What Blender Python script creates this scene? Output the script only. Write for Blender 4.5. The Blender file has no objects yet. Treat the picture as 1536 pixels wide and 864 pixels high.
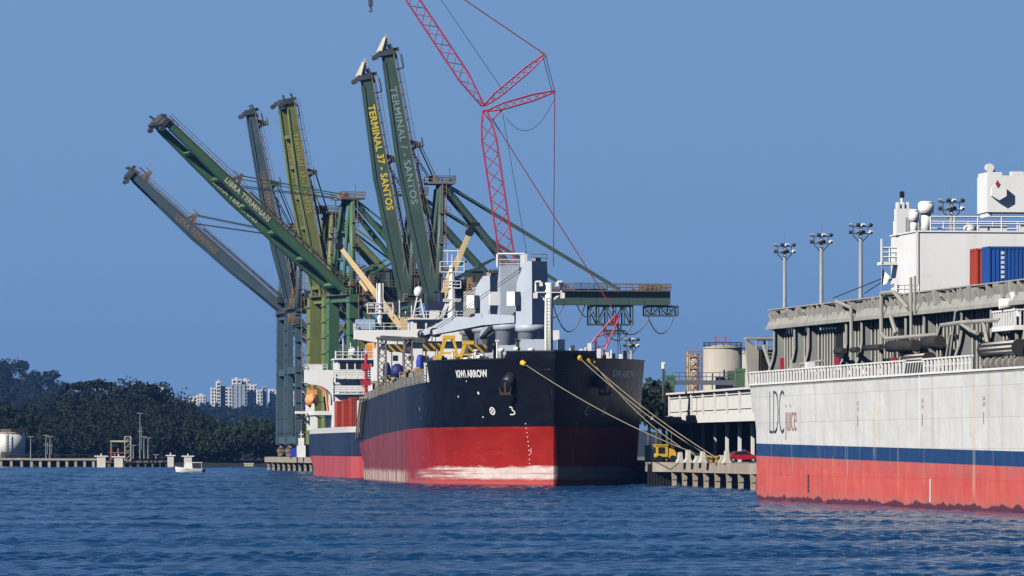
import bpy, bmesh, math, random
import numpy as np
from mathutils import Vector, Matrix

random.seed(11)
R = math.radians
SC = bpy.context.scene
COL = SC.collection

# ------------------------------------------------------------------ camera, sky, sun, exposure
cam = bpy.data.cameras.new('camera'); cam_o = bpy.data.objects.new('camera', cam); COL.objects.link(cam_o)
FPX, HZ, EYE = 9000.0, 675.0, 4.5                 # focal length and horizon row of the 1536 px wide photograph, eye height
cam.sensor_width = 36.0; cam.lens = 36.0 * FPX / 1536.0
cam.shift_y = (HZ - 432.0) / 1536.0
cam.clip_start = 1.0; cam.clip_end = 30000.0
cam_o.location = (0, 0, EYE); cam_o.rotation_euler = (R(90), 0, 0)
SC.camera = cam_o

SUN_TO = Vector((-0.75, -0.66, 0.0)).normalized()
SUN_EL = R(33)
to_sun = Vector((SUN_TO.x * math.cos(SUN_EL), SUN_TO.y * math.cos(SUN_EL), math.sin(SUN_EL)))
world = bpy.data.worlds.new('World'); SC.world = world; world.use_nodes = True
wn, wl = world.node_tree.nodes, world.node_tree.links
wn.clear()
wo = wn.new('ShaderNodeOutputWorld'); bg = wn.new('ShaderNodeBackground'); sky = wn.new('ShaderNodeTexSky')
sky.sky_type = 'NISHITA'; sky.sun_disc = False
sky.sun_elevation = SUN_EL; sky.sun_rotation = math.atan2(to_sun.x, to_sun.y)
sky.altitude = 0; sky.air_density = 1.0; sky.dust_density = 0.0; sky.ozone_density = 4.5
tc = wn.new('ShaderNodeTexCoord'); mp = wn.new('ShaderNodeMapping'); mp.vector_type = 'POINT'
mp.inputs['Location'].default_value = (0, 0, 0.25); mp.inputs['Scale'].default_value = (1, 1, 0.9)
nrm = wn.new('ShaderNodeVectorMath'); nrm.operation = 'NORMALIZE'
wl.new(tc.outputs['Generated'], mp.inputs['Vector']); wl.new(mp.outputs[0], nrm.inputs[0]); wl.new(nrm.outputs[0], sky.inputs['Vector'])
bg.inputs['Strength'].default_value = 0.106
# the sky deepens overhead
sx = wn.new('ShaderNodeSeparateXYZ'); wl.new(tc.outputs['Generated'], sx.inputs[0])
mr = wn.new('ShaderNodeMapRange'); mr.inputs['From Min'].default_value = .08; mr.inputs['From Max'].default_value = .42
mr.inputs['To Min'].default_value = 1.0; mr.inputs['To Max'].default_value = .18; wl.new(sx.outputs['Z'], mr.inputs['Value'])
lim = wn.new('ShaderNodeVectorMath'); lim.operation = 'MINIMUM'; lim.inputs[1].default_value = (1.35, 2.5, 4.5); wl.new(sky.outputs[0], lim.inputs[0])
vm = wn.new('ShaderNodeVectorMath'); vm.operation = 'SCALE'; wl.new(lim.outputs[0], vm.inputs[0]); wl.new(mr.outputs[0], vm.inputs['Scale'])
wl.new(vm.outputs[0], bg.inputs['Color']); wl.new(bg.outputs[0], wo.inputs['Surface'])

sl = bpy.data.lights.new('sun', 'SUN'); sl.energy = 5.0; sl.angle = R(0.5); sl.color = (1.0, 0.95, 0.88)
so = bpy.data.objects.new('sun', sl); COL.objects.link(so); so.location = to_sun * 3000
so.rotation_euler = to_sun.to_track_quat('Z', 'Y').to_euler()

SC.view_settings.view_transform = 'Standard'; SC.view_settings.look = 'None'
SC.view_settings.exposure = 0.3; SC.view_settings.gamma = 1.0; SC.view_settings.use_curve_mapping = False
SC.render.engine = 'CYCLES'
SC.cycles.max_bounces = 5; SC.cycles.diffuse_bounces = 0; SC.cycles.volume_bounces = 0; SC.cycles.caustics_reflective = False; SC.cycles.caustics_refractive = False
SC.cycles.use_denoising = True

# ------------------------------------------------------------------ measuring helpers
def W(px, py, d):
    "world point seen at photo pixel (px, py) at distance d"
    return Vector(((px - 768.0) * d / FPX, d, EYE + (HZ - py) * d / FPX))

class Frame:
    "a ship's or quay's own axes: x to the right, y away along its length, z up"
    def __init__(s, ox, oy, deg): s.o = Vector((ox, oy, 0)); s.a = R(deg); s.c, s.s = math.cos(s.a), math.sin(s.a)
    def world(s, x, y, z): return Vector((s.o.x + x * s.c - y * s.s, s.o.y + x * s.s + y * s.c, z))
    def at(s, px, py, y):
        "local point on the station y that the photo shows at (px, py)"
        a = (px - 768.0) / FPX
        x = (a * (s.o.y + y * s.c) - s.o.x + y * s.s) / (s.c - a * s.s)
        w = s.world(x, y, 0)
        return Vector((x, y, EYE + (HZ - py) * w.y / FPX))
    def on_side(s, px, py, x):
        "local point on the plane at lateral x that the photo shows at (px, py)"
        a = (px - 768.0) / FPX
        y = (s.o.x + x * s.c - a * (s.o.y + x * s.s)) / (a * s.c + s.s)
        w = s.world(x, y, 0)
        return Vector((x, y, EYE + (HZ - py) * w.y / FPX))

# ------------------------------------------------------------------ object helpers
def tag(o, label=None, cat=None, group=None, kind=None):
    if label: o['label'] = label
    if cat: o['category'] = cat
    if group: o['group'] = group
    if kind: o['kind'] = kind
    return o

def thing(name, label, cat, loc=(0, 0, 0), rz=0.0, group=None):
    o = bpy.data.objects.new(name, None); COL.objects.link(o); o.empty_display_size = 1
    o.location = loc; o.rotation_euler = (0, 0, rz)
    return tag(o, label, cat, group, 'thing' if cat else None)

def copy_tree(o, parent=None):
    c = o.copy(); COL.objects.link(c); c.parent = parent
    for ch in list(o.children): copy_tree(ch, c)
    return c

class MB:
    "collects shapes, then links them as one mesh object"
    def __init__(s): s.v = []; s.f = []; s.mi = []; s.sm = []; s.m = 0; s.smooth = False
    def add(s, vs, fs):
        b = len(s.v); s.v.extend([tuple(v) for v in vs])
        for f in fs: s.f.append([b + i for i in f]); s.mi.append(s.m); s.sm.append(s.smooth)
        return s
    def box(s, c, d, rz=0.0, ry=0.0, rx=0.0):
        M_ = Matrix.Rotation(rz, 3, 'Z') @ Matrix.Rotation(ry, 3, 'Y') @ Matrix.Rotation(rx, 3, 'X')
        c = Vector(c); h = Vector(d) / 2
        vs = [c + M_ @ Vector((sx * h.x, sy * h.y, sz * h.z)) for sz in (-1, 1) for sy in (-1, 1) for sx in (-1, 1)]
        return s.add(vs, [(0, 2, 3, 1), (4, 5, 7, 6), (0, 1, 5, 4), (2, 6, 7, 3), (0, 4, 6, 2), (1, 3, 7, 5)])
    def bx(s, x0, x1, y0, y1, z0, z1):
        return s.box(((x0 + x1) / 2, (y0 + y1) / 2, (z0 + z1) / 2), (abs(x1 - x0), abs(y1 - y0), abs(z1 - z0)))
    def bar(s, p, q, w, h=None, w2=None, h2=None, up=(0, 0, 1)):
        "rectangular bar from p to q, w across and h along up; w2/h2 at q"
        h = h or w; w2 = w2 or w; h2 = h2 or h
        p, q = Vector(p), Vector(q); d = (q - p)
        if d.length < 1e-6: return s
        d.normalize(); u = Vector(up)
        if abs(d.dot(u)) > .98: u = Vector((0, 1, 0)) if abs(d.y) < .9 else Vector((1, 0, 0))
        a = d.cross(u).normalized(); b = a.cross(d).normalized()
        vs = [p - a*w/2 - b*h/2, p + a*w/2 - b*h/2, p + a*w/2 + b*h/2, p - a*w/2 + b*h/2,
              q - a*w2/2 - b*h2/2, q + a*w2/2 - b*h2/2, q + a*w2/2 + b*h2/2, q - a*w2/2 + b*h2/2]
        return s.add(vs, [(3, 2, 1, 0), (4, 5, 6, 7), (0, 1, 5, 4), (1, 2, 6, 5), (2, 3, 7, 6), (3, 0, 4, 7)])
    def tube(s, p, q, r, r2=None, n=8, caps=True):
        p, q = Vector(p), Vector(q); d = q - p
        if d.length < 1e-6: return s
        r2 = r if r2 is None else r2
        d.normalize(); u = Vector((0, 0, 1)) if abs(d.z) < .95 else Vector((1, 0, 0))
        a = d.cross(u).normalized(); b = d.cross(a)
        vs = []
        for c, rr in ((p, r), (q, r2)):
            for i in range(n):
                t = 2 * math.pi * i / n; vs.append(c + (a * math.cos(t) + b * math.sin(t)) * rr)
        fs = [(i, (i + 1) % n, n + (i + 1) % n, n + i) for i in range(n)]
        k = s.smooth
        s.smooth = n >= 10; s.add(vs, fs); b0 = len(s.v) - 2 * n; s.smooth = False
        if caps:
            s.f.append([b0 + i for i in range(n)][::-1]); s.mi.append(s.m); s.sm.append(False)
            s.f.append([b0 + n + i for i in range(n)]); s.mi.append(s.m); s.sm.append(False)
        s.smooth = k
        return s
    def path(s, pts, r, n=5):
        for p, q in zip(pts[:-1], pts[1:]): s.tube(p, q, r, n=n)
        return s
    def lathe(s, c, prof, n=16):
        "profile of (radius, z) turned about the vertical through c"
        c = Vector(c); vs = []; fs = []
        for r, z in prof:
            for i in range(n):
                t = 2 * math.pi * i / n; vs.append(c + Vector((r * math.cos(t), r * math.sin(t), z)))
        for k in range(len(prof) - 1):
            for i in range(n): fs.append((k*n + i, k*n + (i+1) % n, (k+1)*n + (i+1) % n, (k+1)*n + i))
        b = s.smooth; s.smooth = True; s.add(vs, fs); s.smooth = b
        L = len(prof) - 1
        if prof[0][0] > .01: s.f.append([len(s.v) - len(vs) + i for i in range(n)][::-1]); s.mi.append(s.m); s.sm.append(False)
        if prof[L][0] > .01: s.f.append([len(s.v) - n + i for i in range(n)]); s.mi.append(s.m); s.sm.append(False)
        return s
    def prism(s, pts, axis, a0, a1):
        "polygon given in the plane across axis ('x': (y,z), 'y': (x,z), 'z': (x,y)) pushed from a0 to a1"
        def P(p, a): return {'x': (a, p[0], p[1]), 'y': (p[0], a, p[1]), 'z': (p[0], p[1], a)}[axis]
        n = len(pts)
        return s.add([P(p, a0) for p in pts] + [P(p, a1) for p in pts],
                     [tuple(range(n))[::-1], tuple(range(n, 2*n))] + [(i, (i+1) % n, n + (i+1) % n, n + i) for i in range(n)])
    def rail(s, pts, h=1.1, r=.04, bars=2, step=2.0):
        "guard rail along a line of points"
        pts = [Vector(p) for p in pts]
        for p, q in zip(pts[:-1], pts[1:]):
            for k in range(1, bars + 1):
                o = Vector((0, 0, h * k / bars)); s.tube(p + o, q + o, r, n=4, caps=False)
            n = max(1, int((q - p).length / step))
            for i in range(n + 1):
                c = p.lerp(q, i / n); s.tube(c, c + Vector((0, 0, h)), r, n=4, caps=False)
        return s
    def ladder(s, p, q, w=.6, side=(1, 0, 0), r=.05, step=.4):
        p, q, sd = Vector(p), Vector(q), Vector(side).normalized() * w / 2
        s.tube(p - sd, q - sd, r, n=4); s.tube(p + sd, q + sd, r, n=4)
        n = int((q - p).length / step)
        for i in range(n + 1):
            c = p.lerp(q, i / max(1, n)); s.tube(c - sd, c + sd, r * .7, n=4, caps=False)
        return s
    def lattice(s, p, q, w, h, r=.1, r2=.05, bay=None, tip=None, side=(0, 1, 0)):
        "four-chord lattice boom; tip = (taper length at p, at q)"
        p, q = Vector(p), Vector(q); d = q - p; L = d.length; d.normalize()
        a = Vector(side).normalized(); b = a.cross(d).normalized(); a = d.cross(b).normalized()
        bay = bay or w; n = max(2, int(L / bay)); t0, t1 = tip or (0, 0)
        def k(t):
            x = t * L; f = 1.0
            if t0 and x < t0: f = min(f, .25 + .75 * x / t0)
            if t1 and L - x < t1: f = min(f, .25 + .75 * (L - x) / t1)
            return f
        def C(i, sa, sb):
            t = i / n; f = k(t); return p + d * (t * L) + a * (sa * w / 2 * f) + b * (sb * h / 2 * f)
        cs = [(-1, -1), (1, -1), (1, 1), (-1, 1)]
        for i in range(n):
            for j, (sa, sb) in enumerate(cs):
                s.tube(C(i, sa, sb), C(i + 1, sa, sb), r, n=5, caps=False)
                na, nb = cs[(j + 1) % 4]
                if i % 2: s.tube(C(i, sa, sb), C(i + 1, na, nb), r2, n=4, caps=False)
                else: s.tube(C(i, na, nb), C(i + 1, sa, sb), r2, n=4, caps=False)
        for i in (0, n):
            for j, (sa, sb) in enumerate(cs):
                na, nb = cs[(j + 1) % 4]; s.tube(C(i, sa, sb), C(i, na, nb), r, n=4)
        return s
    def build(s, name, mats, parent=None, label=None):
        me = bpy.data.meshes.new(name); me.from_pydata(s.v, [], s.f); me.update()
        for m in (mats if isinstance(mats, (list, tuple)) else [mats]): me.materials.append(m)
        me.polygons.foreach_set('material_index', s.mi); me.polygons.foreach_set('use_smooth', s.sm)
        bm = bmesh.new(); bm.from_mesh(me); bmesh.ops.recalc_face_normals(bm, faces=bm.faces); bm.to_mesh(me); bm.free()
        o = bpy.data.objects.new(name, me); COL.objects.link(o)
        if parent: o.parent = parent
        if label: o['label'] = label
        return o

def catenary(p, q, sag, n=16):
    p, q = Vector(p), Vector(q)
    return [p.lerp(q, i / n) - Vector((0, 0, sag * 4 * (i / n) * (1 - i / n))) for i in range(n + 1)]

# ------------------------------------------------------------------ materials
def nodes_of(name):
    m = bpy.data.materials.new(name); m.use_nodes = True
    nt = m.node_tree; nt.nodes.clear()
    o = nt.nodes.new('ShaderNodeOutputMaterial'); b = nt.nodes.new('ShaderNodeBsdfPrincipled')
    nt.links.new(b.outputs[0], o.inputs['Surface'])
    return m, nt.nodes, nt.links, b

def noise(n, l, scale, coord=None, detail=5.0, rough=.6, vec=(1, 1, 1)):
    if coord is None: coord = n.new('ShaderNodeTexCoord').outputs['Object']
    mpn = n.new('ShaderNodeMapping'); mpn.inputs['Scale'].default_value = vec
    t = n.new('ShaderNodeTexNoise'); t.inputs['Scale'].default_value = scale
    t.inputs['Detail'].default_value = detail; t.inputs['Roughness'].default_value = rough
    l.new(coord, mpn.inputs['Vector']); l.new(mpn.outputs[0], t.inputs['Vector'])
    return t.outputs['Fac']

def ramp(n, l, fac, a, b):
    r = n.new('ShaderNodeMapRange'); r.inputs['From Min'].default_value = a; r.inputs['From Max'].default_value = b
    r.clamp = True; l.new(fac, r.inputs['Value']); return r.outputs[0]

def mix(n, l, fac, a, b):
    m = n.new('ShaderNodeMix'); m.data_type = 'RGBA'
    for k, v in ((0, fac), (6, a), (7, b)):
        if isinstance(v, (int, float)): m.inputs[k].default_value = v
        elif isinstance(v, (tuple, list)): m.inputs[k].default_value = (v[0], v[1], v[2], 1)
        else: l.new(v, m.inputs[k])
    return m.outputs[2]

def math_(n, l, op, a, b=0.0):
    m = n.new('ShaderNodeMath'); m.operation = op
    for k, v in ((0, a), (1, b)):
        if isinstance(v, (int, float)): m.inputs[k].default_value = v
        else: l.new(v, m.inputs[k])
    return m.outputs[0]

MATS = {}
def paint(name, col, rough=.5, var=.18, scale=.35, rust=0.0, rustcol=(.16, .07, .03), streak=0.0, streakcol=None, metallic=0.0, spec=.4):
    "weathered paint: uneven tone, rust patches, vertical run-off streaks"
    if name in MATS: return MATS[name]
    m, n, l, b = nodes_of(name)
    f = ramp(n, l, noise(n, l, scale), .3, .7)
    c = mix(n, l, f, tuple(x * (1 - var) for x in col), tuple(min(1, x * (1 + var * .6)) for x in col))
    if streak:
        s1 = ramp(n, l, noise(n, l, 1.0, vec=(1.3, 1.3, .07)), .52, .75)
        s1 = math_(n, l, 'MULTIPLY', s1, streak)
        c = mix(n, l, s1, c, streakcol or rustcol)
    if rust:
        r1 = ramp(n, l, noise(n, l, .55, detail=8, rough=.7), .62 - .12 * rust, .72)
        r1 = math_(n, l, 'MULTIPLY', r1, min(1, rust + .2))
        c = mix(n, l, r1, c, rustcol)
    l.new(c, b.inputs['Base Color'])
    b.inputs['Roughness'].default_value = rough; b.inputs['Metallic'].default_value = metallic
    b.inputs['Specular IOR Level'].default_value = spec
    MATS[name] = m; return m

WHITE = paint('white ship paint', (.84, .84, .82), .4, .06, .2, rust=.12, rustcol=(.42, .30, .20), streak=.22, streakcol=(.55, .48, .38))
WHITE2 = paint('white trim paint', (.82, .82, .80), .45, .08, .5)
GREY = paint('pale grey crane paint', (.42, .46, .52), .45, .1, .3, rust=.1, rustcol=(.25, .2, .16), streak=.18, streakcol=(.24, .25, .27))
DGREY = paint('dark grey steel', (.06, .065, .07), .6, .25, .6, rust=.4)
DECKGREY = paint('grey deck gear paint', (.30, .30, .28), .6, .2, .5, rust=.5, rustcol=(.17, .09, .05), streak=.4, streakcol=(.12, .09, .07))
BLACK = paint('black paint', (.012, .013, .016), .5, .3, .5)
DARK = paint('painted opening shade', (.01, .01, .012), .8, .2, .5)  # near-black tone standing for shade in openings and under decks
GLASS = paint('dark window glass', (.02, .025, .03), .12, .1, .5, spec=.6)
YELLOW = paint('yellow machine paint', (.72, .45, .04), .45, .15, .8, rust=.2)
ORANGE = paint('orange paint', (.78, .34, .06), .5, .12, .5)
REDC = paint('red container paint', (.46, .06, .03), .5, .15, .5, streak=.2, streakcol=(.2, .03, .02))
BLUEC = paint('blue container paint', (.02, .09, .36), .45, .15, .5, streak=.2, streakcol=(.015, .05, .2))
NAVY = paint('navy tarpaulin', (.015, .03, .16), .6, .2, .8)
REDM = paint('red crane paint', (.42, .035, .07), .45, .15, .5)
ROPE = paint('mooring rope', (.27, .23, .165), .8, .2, 1.0)
STEEL = paint('galvanised steel', (.30, .31, .31), .5, .15, .6)
CABLE = paint('steel cable', (.05, .05, .055), .5, .15, .6)
CONC = paint('quay concrete', (.36, .31, .25), .85, .25, .5, rust=.35, rustcol=(.2, .14, .1), streak=.5, streakcol=(.15, .12, .09))
PAVE = paint('quay paving', (.24, .23, .21), .9, .2, .2)
# ------------------------------------------------------------------ water
def build_water():
    rng = np.random.default_rng(5)
    r = [20.0]
    while r[-1] < 9000:
        d = r[-1]
        if d < 170: st = 10
        elif d < 205: st = 1.2
        elif d < 560: st = .36 + (d - 205) * .0006
        elif d < 1660: st = .573 + (d - 560) * .001
        else: st = d * .03
        r.append(d + st)
    r = np.array(r)
    a = np.concatenate([np.linspace(-62, -8, 14)[:-1], np.linspace(-8, -5.4, 12)[:-1], np.linspace(-5.4, 5.4, 300), np.linspace(5.4, 8, 12)[1:], np.linspace(8, 62, 14)[1:]])
    a = np.radians(a)
    RR, AA = np.meshgrid(r, a, indexing='ij')
    X = RR * np.tan(AA) * np.cos(AA) ; Y = RR * np.cos(AA)
    Z = np.zeros_like(X)
    amp = np.clip((RR - 170) / 35, 0, 1) * np.clip((1640 - RR) / 60, 0, 1) * np.clip((np.radians(5.5) - np.abs(AA)) / R(.4), 0, 1)
    patch = np.zeros_like(X)
    for i in range(14):
        lx, ly = rng.uniform(40, 160), rng.uniform(14, 60)
        patch += np.sin(X * 2 * np.pi / lx * rng.choice([-1, 1]) + Y * 2 * np.pi / ly + rng.uniform(0, 6.3))
    patch = np.clip(.95 + .16 * patch, .55, 1.5)
    spc = np.where(RR < 560, .36 + (RR - 205) * .0006, .573 + (RR - 560) * .001)
    for i in range(54):
        lam = .80 * (2.9 ** (i / 48.0)) if i < 49 else 2.8 + (i - 49) * .8
        th = R(250) + rng.normal(0, .9)
        k = 2 * np.pi / lam
        st = rng.uniform(.036, .062) if lam < 1.7 else rng.uniform(.017, .028)
        ph = k * (X * math.cos(th) + Y * math.sin(th)) + rng.uniform(0, 6.3)
        Z += np.clip((lam / spc - 1.9) / 1.5, 0, 1) * (1 + (2.6 * np.clip((RR - 420) / 450, 0, 1) if lam > 1.7 else 0)) * st / k * (np.sin(ph) + .2 * np.sin(2 * ph + .4))
    Z *= amp * patch 
    nr, nc = X.shape
    co = np.stack([X, Y, Z], -1).reshape(-1, 3)
    i = np.arange(nr - 1)[:, None] * nc + np.arange(nc - 1)[None, :]
    q = np.stack([i, i + 1, i + nc + 1, i + nc], -1).reshape(-1, 4)
    me = bpy.data.meshes.new('water')
    me.vertices.add(len(co)); me.vertices.foreach_set('co', co.ravel())
    me.loops.add(q.size); me.loops.foreach_set('vertex_index', q.ravel())
    me.polygons.add(len(q)); me.polygons.foreach_set('loop_start', np.arange(len(q)) * 4)
    me.polygons.foreach_set('use_smooth', np.ones(len(q), bool))
    me.update(calc_edges=True)
    m, n, l, b = nodes_of('harbour water')
    obj_c = n.new('ShaderNodeTexCoord').outputs['Object']
    big = ramp(n, l, noise(n, l, 1.0, obj_c, 3, .55, (.010, .022, 1)), .35, .65)
    l.new(mix(n, l, big, (.002, .036, .118), (.003, .050, .155)), b.inputs['Base Color'])
    b.inputs['Roughness'].default_value = .10; b.inputs['IOR'].default_value = 1.33
    b.inputs['Specular IOR Level'].default_value = .13
    f1 = noise(n, l, 1.0, obj_c, 4, .6, (.9, 1.25, 1))
    f2 = noise(n, l, 1.0, obj_c, 3, .6, (.16, .24, 1))
    h = math_(n, l, 'ADD', math_(n, l, 'MULTIPLY', f1, .24), math_(n, l, 'MULTIPLY', f2, .55))
    bp = n.new('ShaderNodeBump'); bp.inputs['Distance'].default_value = 1.0
    l.new(math_(n, l, 'ADD', .45, math_(n, l, 'MULTIPLY', big, .5)), bp.inputs['Strength'])
    l.new(h, bp.inputs['Height']); l.new(bp.outputs[0], b.inputs['Normal'])
    me.materials.append(m)
    o = bpy.data.objects.new('water', me); COL.objects.link(o)
    return tag(o, 'rippled deep blue harbour water in front of the moored ships', 'water', kind='structure')
build_water()

# ------------------------------------------------------------------ quay
QZ = 3.0
EDGE = [(-54.5, 1330), (-43, 1250), (-36.6, 1205), (-19.9, 1140), (-14.6, 1112), (-12.6, 1085), (-11.3, 1060), (4.5, 925), (16.7, 780), (16.9, 752),
        (17.2, 739.4), (19.8, 736), (26.7, 667), (31.5, 655), (37.5, 640), (75, 350)]
def offset_line(pts, d):
    out = []
    for i, p in enumerate(pts):
        a = Vector(pts[max(0, i - 1)]); b = Vector(pts[min(len(pts) - 1, i + 1)])
        t = (b - a).normalized(); nrm_ = Vector((-t.y, t.x))
        out.append((p[0] + nrm_.x * d, p[1] + nrm_.y * d))
    return out
mb = MB()
poly = EDGE + [(400, 350), (400, 1332), (-40, 1332)]
mb.m = 0; mb.prism(poly, 'z', QZ - .35, QZ)
mb.m = 1
for p, q in zip(EDGE[:-1], EDGE[1:]):                      # fascia beam proud of the slab
    a, b = Vector((p[0], p[1], QZ - .6)), Vector((q[0], q[1], QZ - .6)); mb.bar(a, b, .7, 1.15)
a, b = Vector((-54.5, 1330, QZ - .6)), Vector((-38, 1332, QZ - .6)); mb.bar(a, b, .7, 1.15)
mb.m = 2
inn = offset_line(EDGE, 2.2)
for p, q in zip(inn[:-1], inn[1:]): mb.bar((p[0], p[1], .2), (q[0], q[1], .2), .5, 3.5)  # near-black back wall standing for the shade under the quay deck
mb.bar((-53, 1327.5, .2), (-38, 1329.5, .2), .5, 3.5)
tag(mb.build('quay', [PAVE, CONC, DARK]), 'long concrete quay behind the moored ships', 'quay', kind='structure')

def pile(x, y, label, group, w=.55, first=[None]):
    if first[0] is None:
        t = thing('quay_pile', label, 'pile', (x, y, 0), 0, group)
        m_ = MB(); m_.bx(-w/2, w/2, -.6, .6, -2, QZ - 1.2); m_.build('shaft', CONC, t)
        m_ = MB(); m_.prism([(-w/2, 0.9), (w/2, .9), (w*.62, QZ - 1.2), (-w*.62, QZ - 1.2)], 'y', -.72, .72); m_.build('pile_head', CONC, t)
        first[0] = t
    else:
        t = copy_tree(first[0]); t.location = (x, y, 0); tag(t, label, group=group)
    return t
ORD = ['first', 'second', 'third', 'fourth', 'fifth', 'sixth', 'seventh', 'eighth', 'ninth', 'tenth', 'eleventh', 'twelfth']
a, b = Vector((19.8, 736)), Vector((26.7, 667))
for i in range(8):
    p = a.lerp(b, i / 7.0)
    pile(p.x + .1, p.y, '%s concrete pile from the left under the quay edge beside the white ship' % ORD[i], 'piles under the near quay')
a, b = Vector((-54.2, 1328)), Vector((-42, 1243))
for i in range(9):
    p = a.lerp(b, i / 8.0)
    pile(p.x + .35, p.y, '%s concrete pile from the left under the far quay below the slate crane' % ORD[i], 'piles under the far quay')

# ------------------------------------------------------------------ far shore, hills, woods
NEAR = [(-900, 640), (-300, 602), (0, 607), (50, 613), (90, 601), (112, 584), (160, 597), (205, 581), (240, 591), (262, 604), (292, 630), (322, 654), (350, 664), (600, 668), (2200, 668)]
FAR = [(-900, 640), (-500, 590), (-150, 556), (0, 550), (20, 545), (34, 541), (52, 555), (78, 561), (100, 576), (140, 592), (200, 611), (300, 640), (2300, 660)]
BACK = [(-900, 640), (100, 640), (200, 609), (250, 604), (330, 607), (420, 606), (600, 608), (900, 612), (1100, 650), (2300, 664)]
TH = 11.0
def prof(tab, px): return np.interp(px, [p[0] for p in tab], [p[1] for p in tab])
def sm(t): t = np.clip(t, 0, 1); return t * t * (3 - 2 * t)
def hill(x, y, tab, d, rise, fall):
    h = np.maximum(1.5, EYE + (HZ - prof(tab, 768 + x / d * FPX)) * d / FPX - TH)
    return 1.5 + (h - 1.5) * sm((y - d + rise) / rise) * (1 - sm((y - d - 30) / fall))
def ground_h(x, y):
    return np.maximum(np.maximum(hill(x, y, NEAR, 1820., 160., 300.), hill(x, y, FAR, 3900., 1200., 400.)), hill(x, y, BACK, 4700., 500., 300.))
xs = np.concatenate([np.linspace(-1500, -560, 16)[:-1], np.linspace(-560, 100, 100), np.linspace(100, 1500, 18)[1:]])
ys = np.concatenate([[1618, 1626], np.linspace(1640, 2200, 34), np.linspace(2260, 5100, 60), [5600, 6900]])
GX, GY = np.meshgrid(xs, ys, indexing='ij')
GZ = ground_h(GX, GY); GZ[:, 0] = -1.5; GZ[:, 1] = 1.0
vs = np.stack([GX, GY, GZ], -1).reshape(-1, 3).tolist(); ny = len(ys)
fs = [(i * ny + j, (i + 1) * ny + j, (i + 1) * ny + j + 1, i * ny + j + 1) for i in range(len(xs) - 1) for j in range(ny - 1)]
mb = MB(); mb.smooth = True; mb.add(vs, fs)
tag(mb.build('hills', paint('forest floor', (.014, .02, .011), .95, .4, .03)), 'wooded hills along the far shore', 'hills', kind='structure')

def foliage_mat(name, c0, c1):
    m, n, l, b = nodes_of(name)
    g = n.new('ShaderNodeNewGeometry')
    f = math_(n, l, 'MULTIPLY', math_(n, l, 'ADD', g.outputs['Random Per Island'], ramp(n, l, noise(n, l, .05), .3, .7)), .5)
    l.new(mix(n, l, f, c0, c1), b.inputs['Base Color']); b.inputs['Roughness'].default_value = .8
    b.inputs['Specular IOR Level'].default_value = .15
    return m
LEAF = foliage_mat('woodland leaves', (.009, .015, .010), (.022, .031, .016))
LEAF2 = foliage_mat('mangrove leaves', (.014, .024, .012), (.034, .048, .020))
BARK = paint('bark', (.10, .085, .065), .9, .3, .8)

def crown_quads(rng, c, rx, rz, n, leaf, lobes=6):
    "leaf clumps spread through a few uneven lobes"
    lc = rng.normal(0, .45, (lobes, 3)) * [rx, rx, rz * .8] + c
    lr = rng.uniform(.35, .7, lobes)
    k = rng.integers(0, lobes, n)
    d = rng.normal(0, 1, (n, 3)); d /= np.linalg.norm(d, axis=1)[:, None]
    rad = (rng.uniform(.25, 1, n) ** .5) * lr[k]
    p = lc[k] + d * rad[:, None] * [rx, rx, rz]
    u = rng.normal(0, 1, (n, 3)); u /= np.linalg.norm(u, axis=1)[:, None]
    w = rng.normal(0, 1, (n, 3)); w -= (w * u).sum(1)[:, None] * u; w /= np.linalg.norm(w, axis=1)[:, None]
    s_ = rng.uniform(.6, 1.3, n)[:, None] * leaf
    u = u * s_; w = w * s_ * .7
    return np.stack([p - u, p + w * .9 - u * .1, p + u, p - w * .9 + u * .2], 1)

def quads_mesh(name, Q, mat, parent=None):
    co = Q.reshape(-1, 3); nq = len(Q)
    me = bpy.data.meshes.new(name)
    me.vertices.add(len(co)); me.vertices.foreach_set('co', co.ravel())
    me.loops.add(nq * 4); me.loops.foreach_set('vertex_index', np.arange(nq * 4))
    me.polygons.add(nq); me.polygons.foreach_set('loop_start', np.arange(nq) * 4)
    me.update(calc_edges=True); me.materials.append(mat)
    o = bpy.data.objects.new(name, me); COL.objects.link(o)
    if parent: o.parent = parent
    return o

rng = np.random.default_rng(21)
Q = []
def plant(n, px0, px1, y0, y1, h0, h1, dense=190, leaf=1.0):
    for i in range(n):
        y = rng.uniform(y0, y1); px = rng.uniform(px0, px1); x = (px - 768) * y / FPX
        h = rng.uniform(h0, h1); g = float(ground_h(x, y)); r = h * rng.uniform(.30, .48)
        Q.append(crown_quads(rng, np.array([x, y, g + h * .56]), r, h * .42, dense, leaf, rng.integers(4, 8)))
plant(150, -60, 330, 1628, 1690, 7, 13, 460, .48)
plant(270, -60, 325, 1690, 1850, 8, 14, 460, .5)
quads_mesh('woodland', np.concatenate(Q), LEAF)
tag(bpy.data.objects['woodland'], 'dense dark woodland covering the near rise across the water', 'woodland', kind='stuff')
Q = []
plant(640, -120, 330, 2750, 3940, 9, 14, 220, .8)
quads_mesh('hill_forest', np.concatenate(Q), LEAF)
tag(bpy.data.objects['hill_forest'], 'hazier forest on the higher hill rising at the far left', 'forest', kind='stuff')
Q = []
plant(130, 285, 480, 1624, 1665, 7, 12, 420, .5)
plant(40, 480, 900, 1634, 1700, 7, 12, 120, 1.2)
quads_mesh('mangrove', np.concatenate(Q), LEAF2)
tag(bpy.data.objects['mangrove'], 'lower green mangrove belt along the far shore under the apartment blocks', 'mangrove', kind='stuff')
Q = []
plant(420, 190, 500, 4350, 4740, 8, 12, 130, 1.3)
plant(60, 500, 930, 4600, 4740, 8, 12, 90, 1.9)
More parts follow.
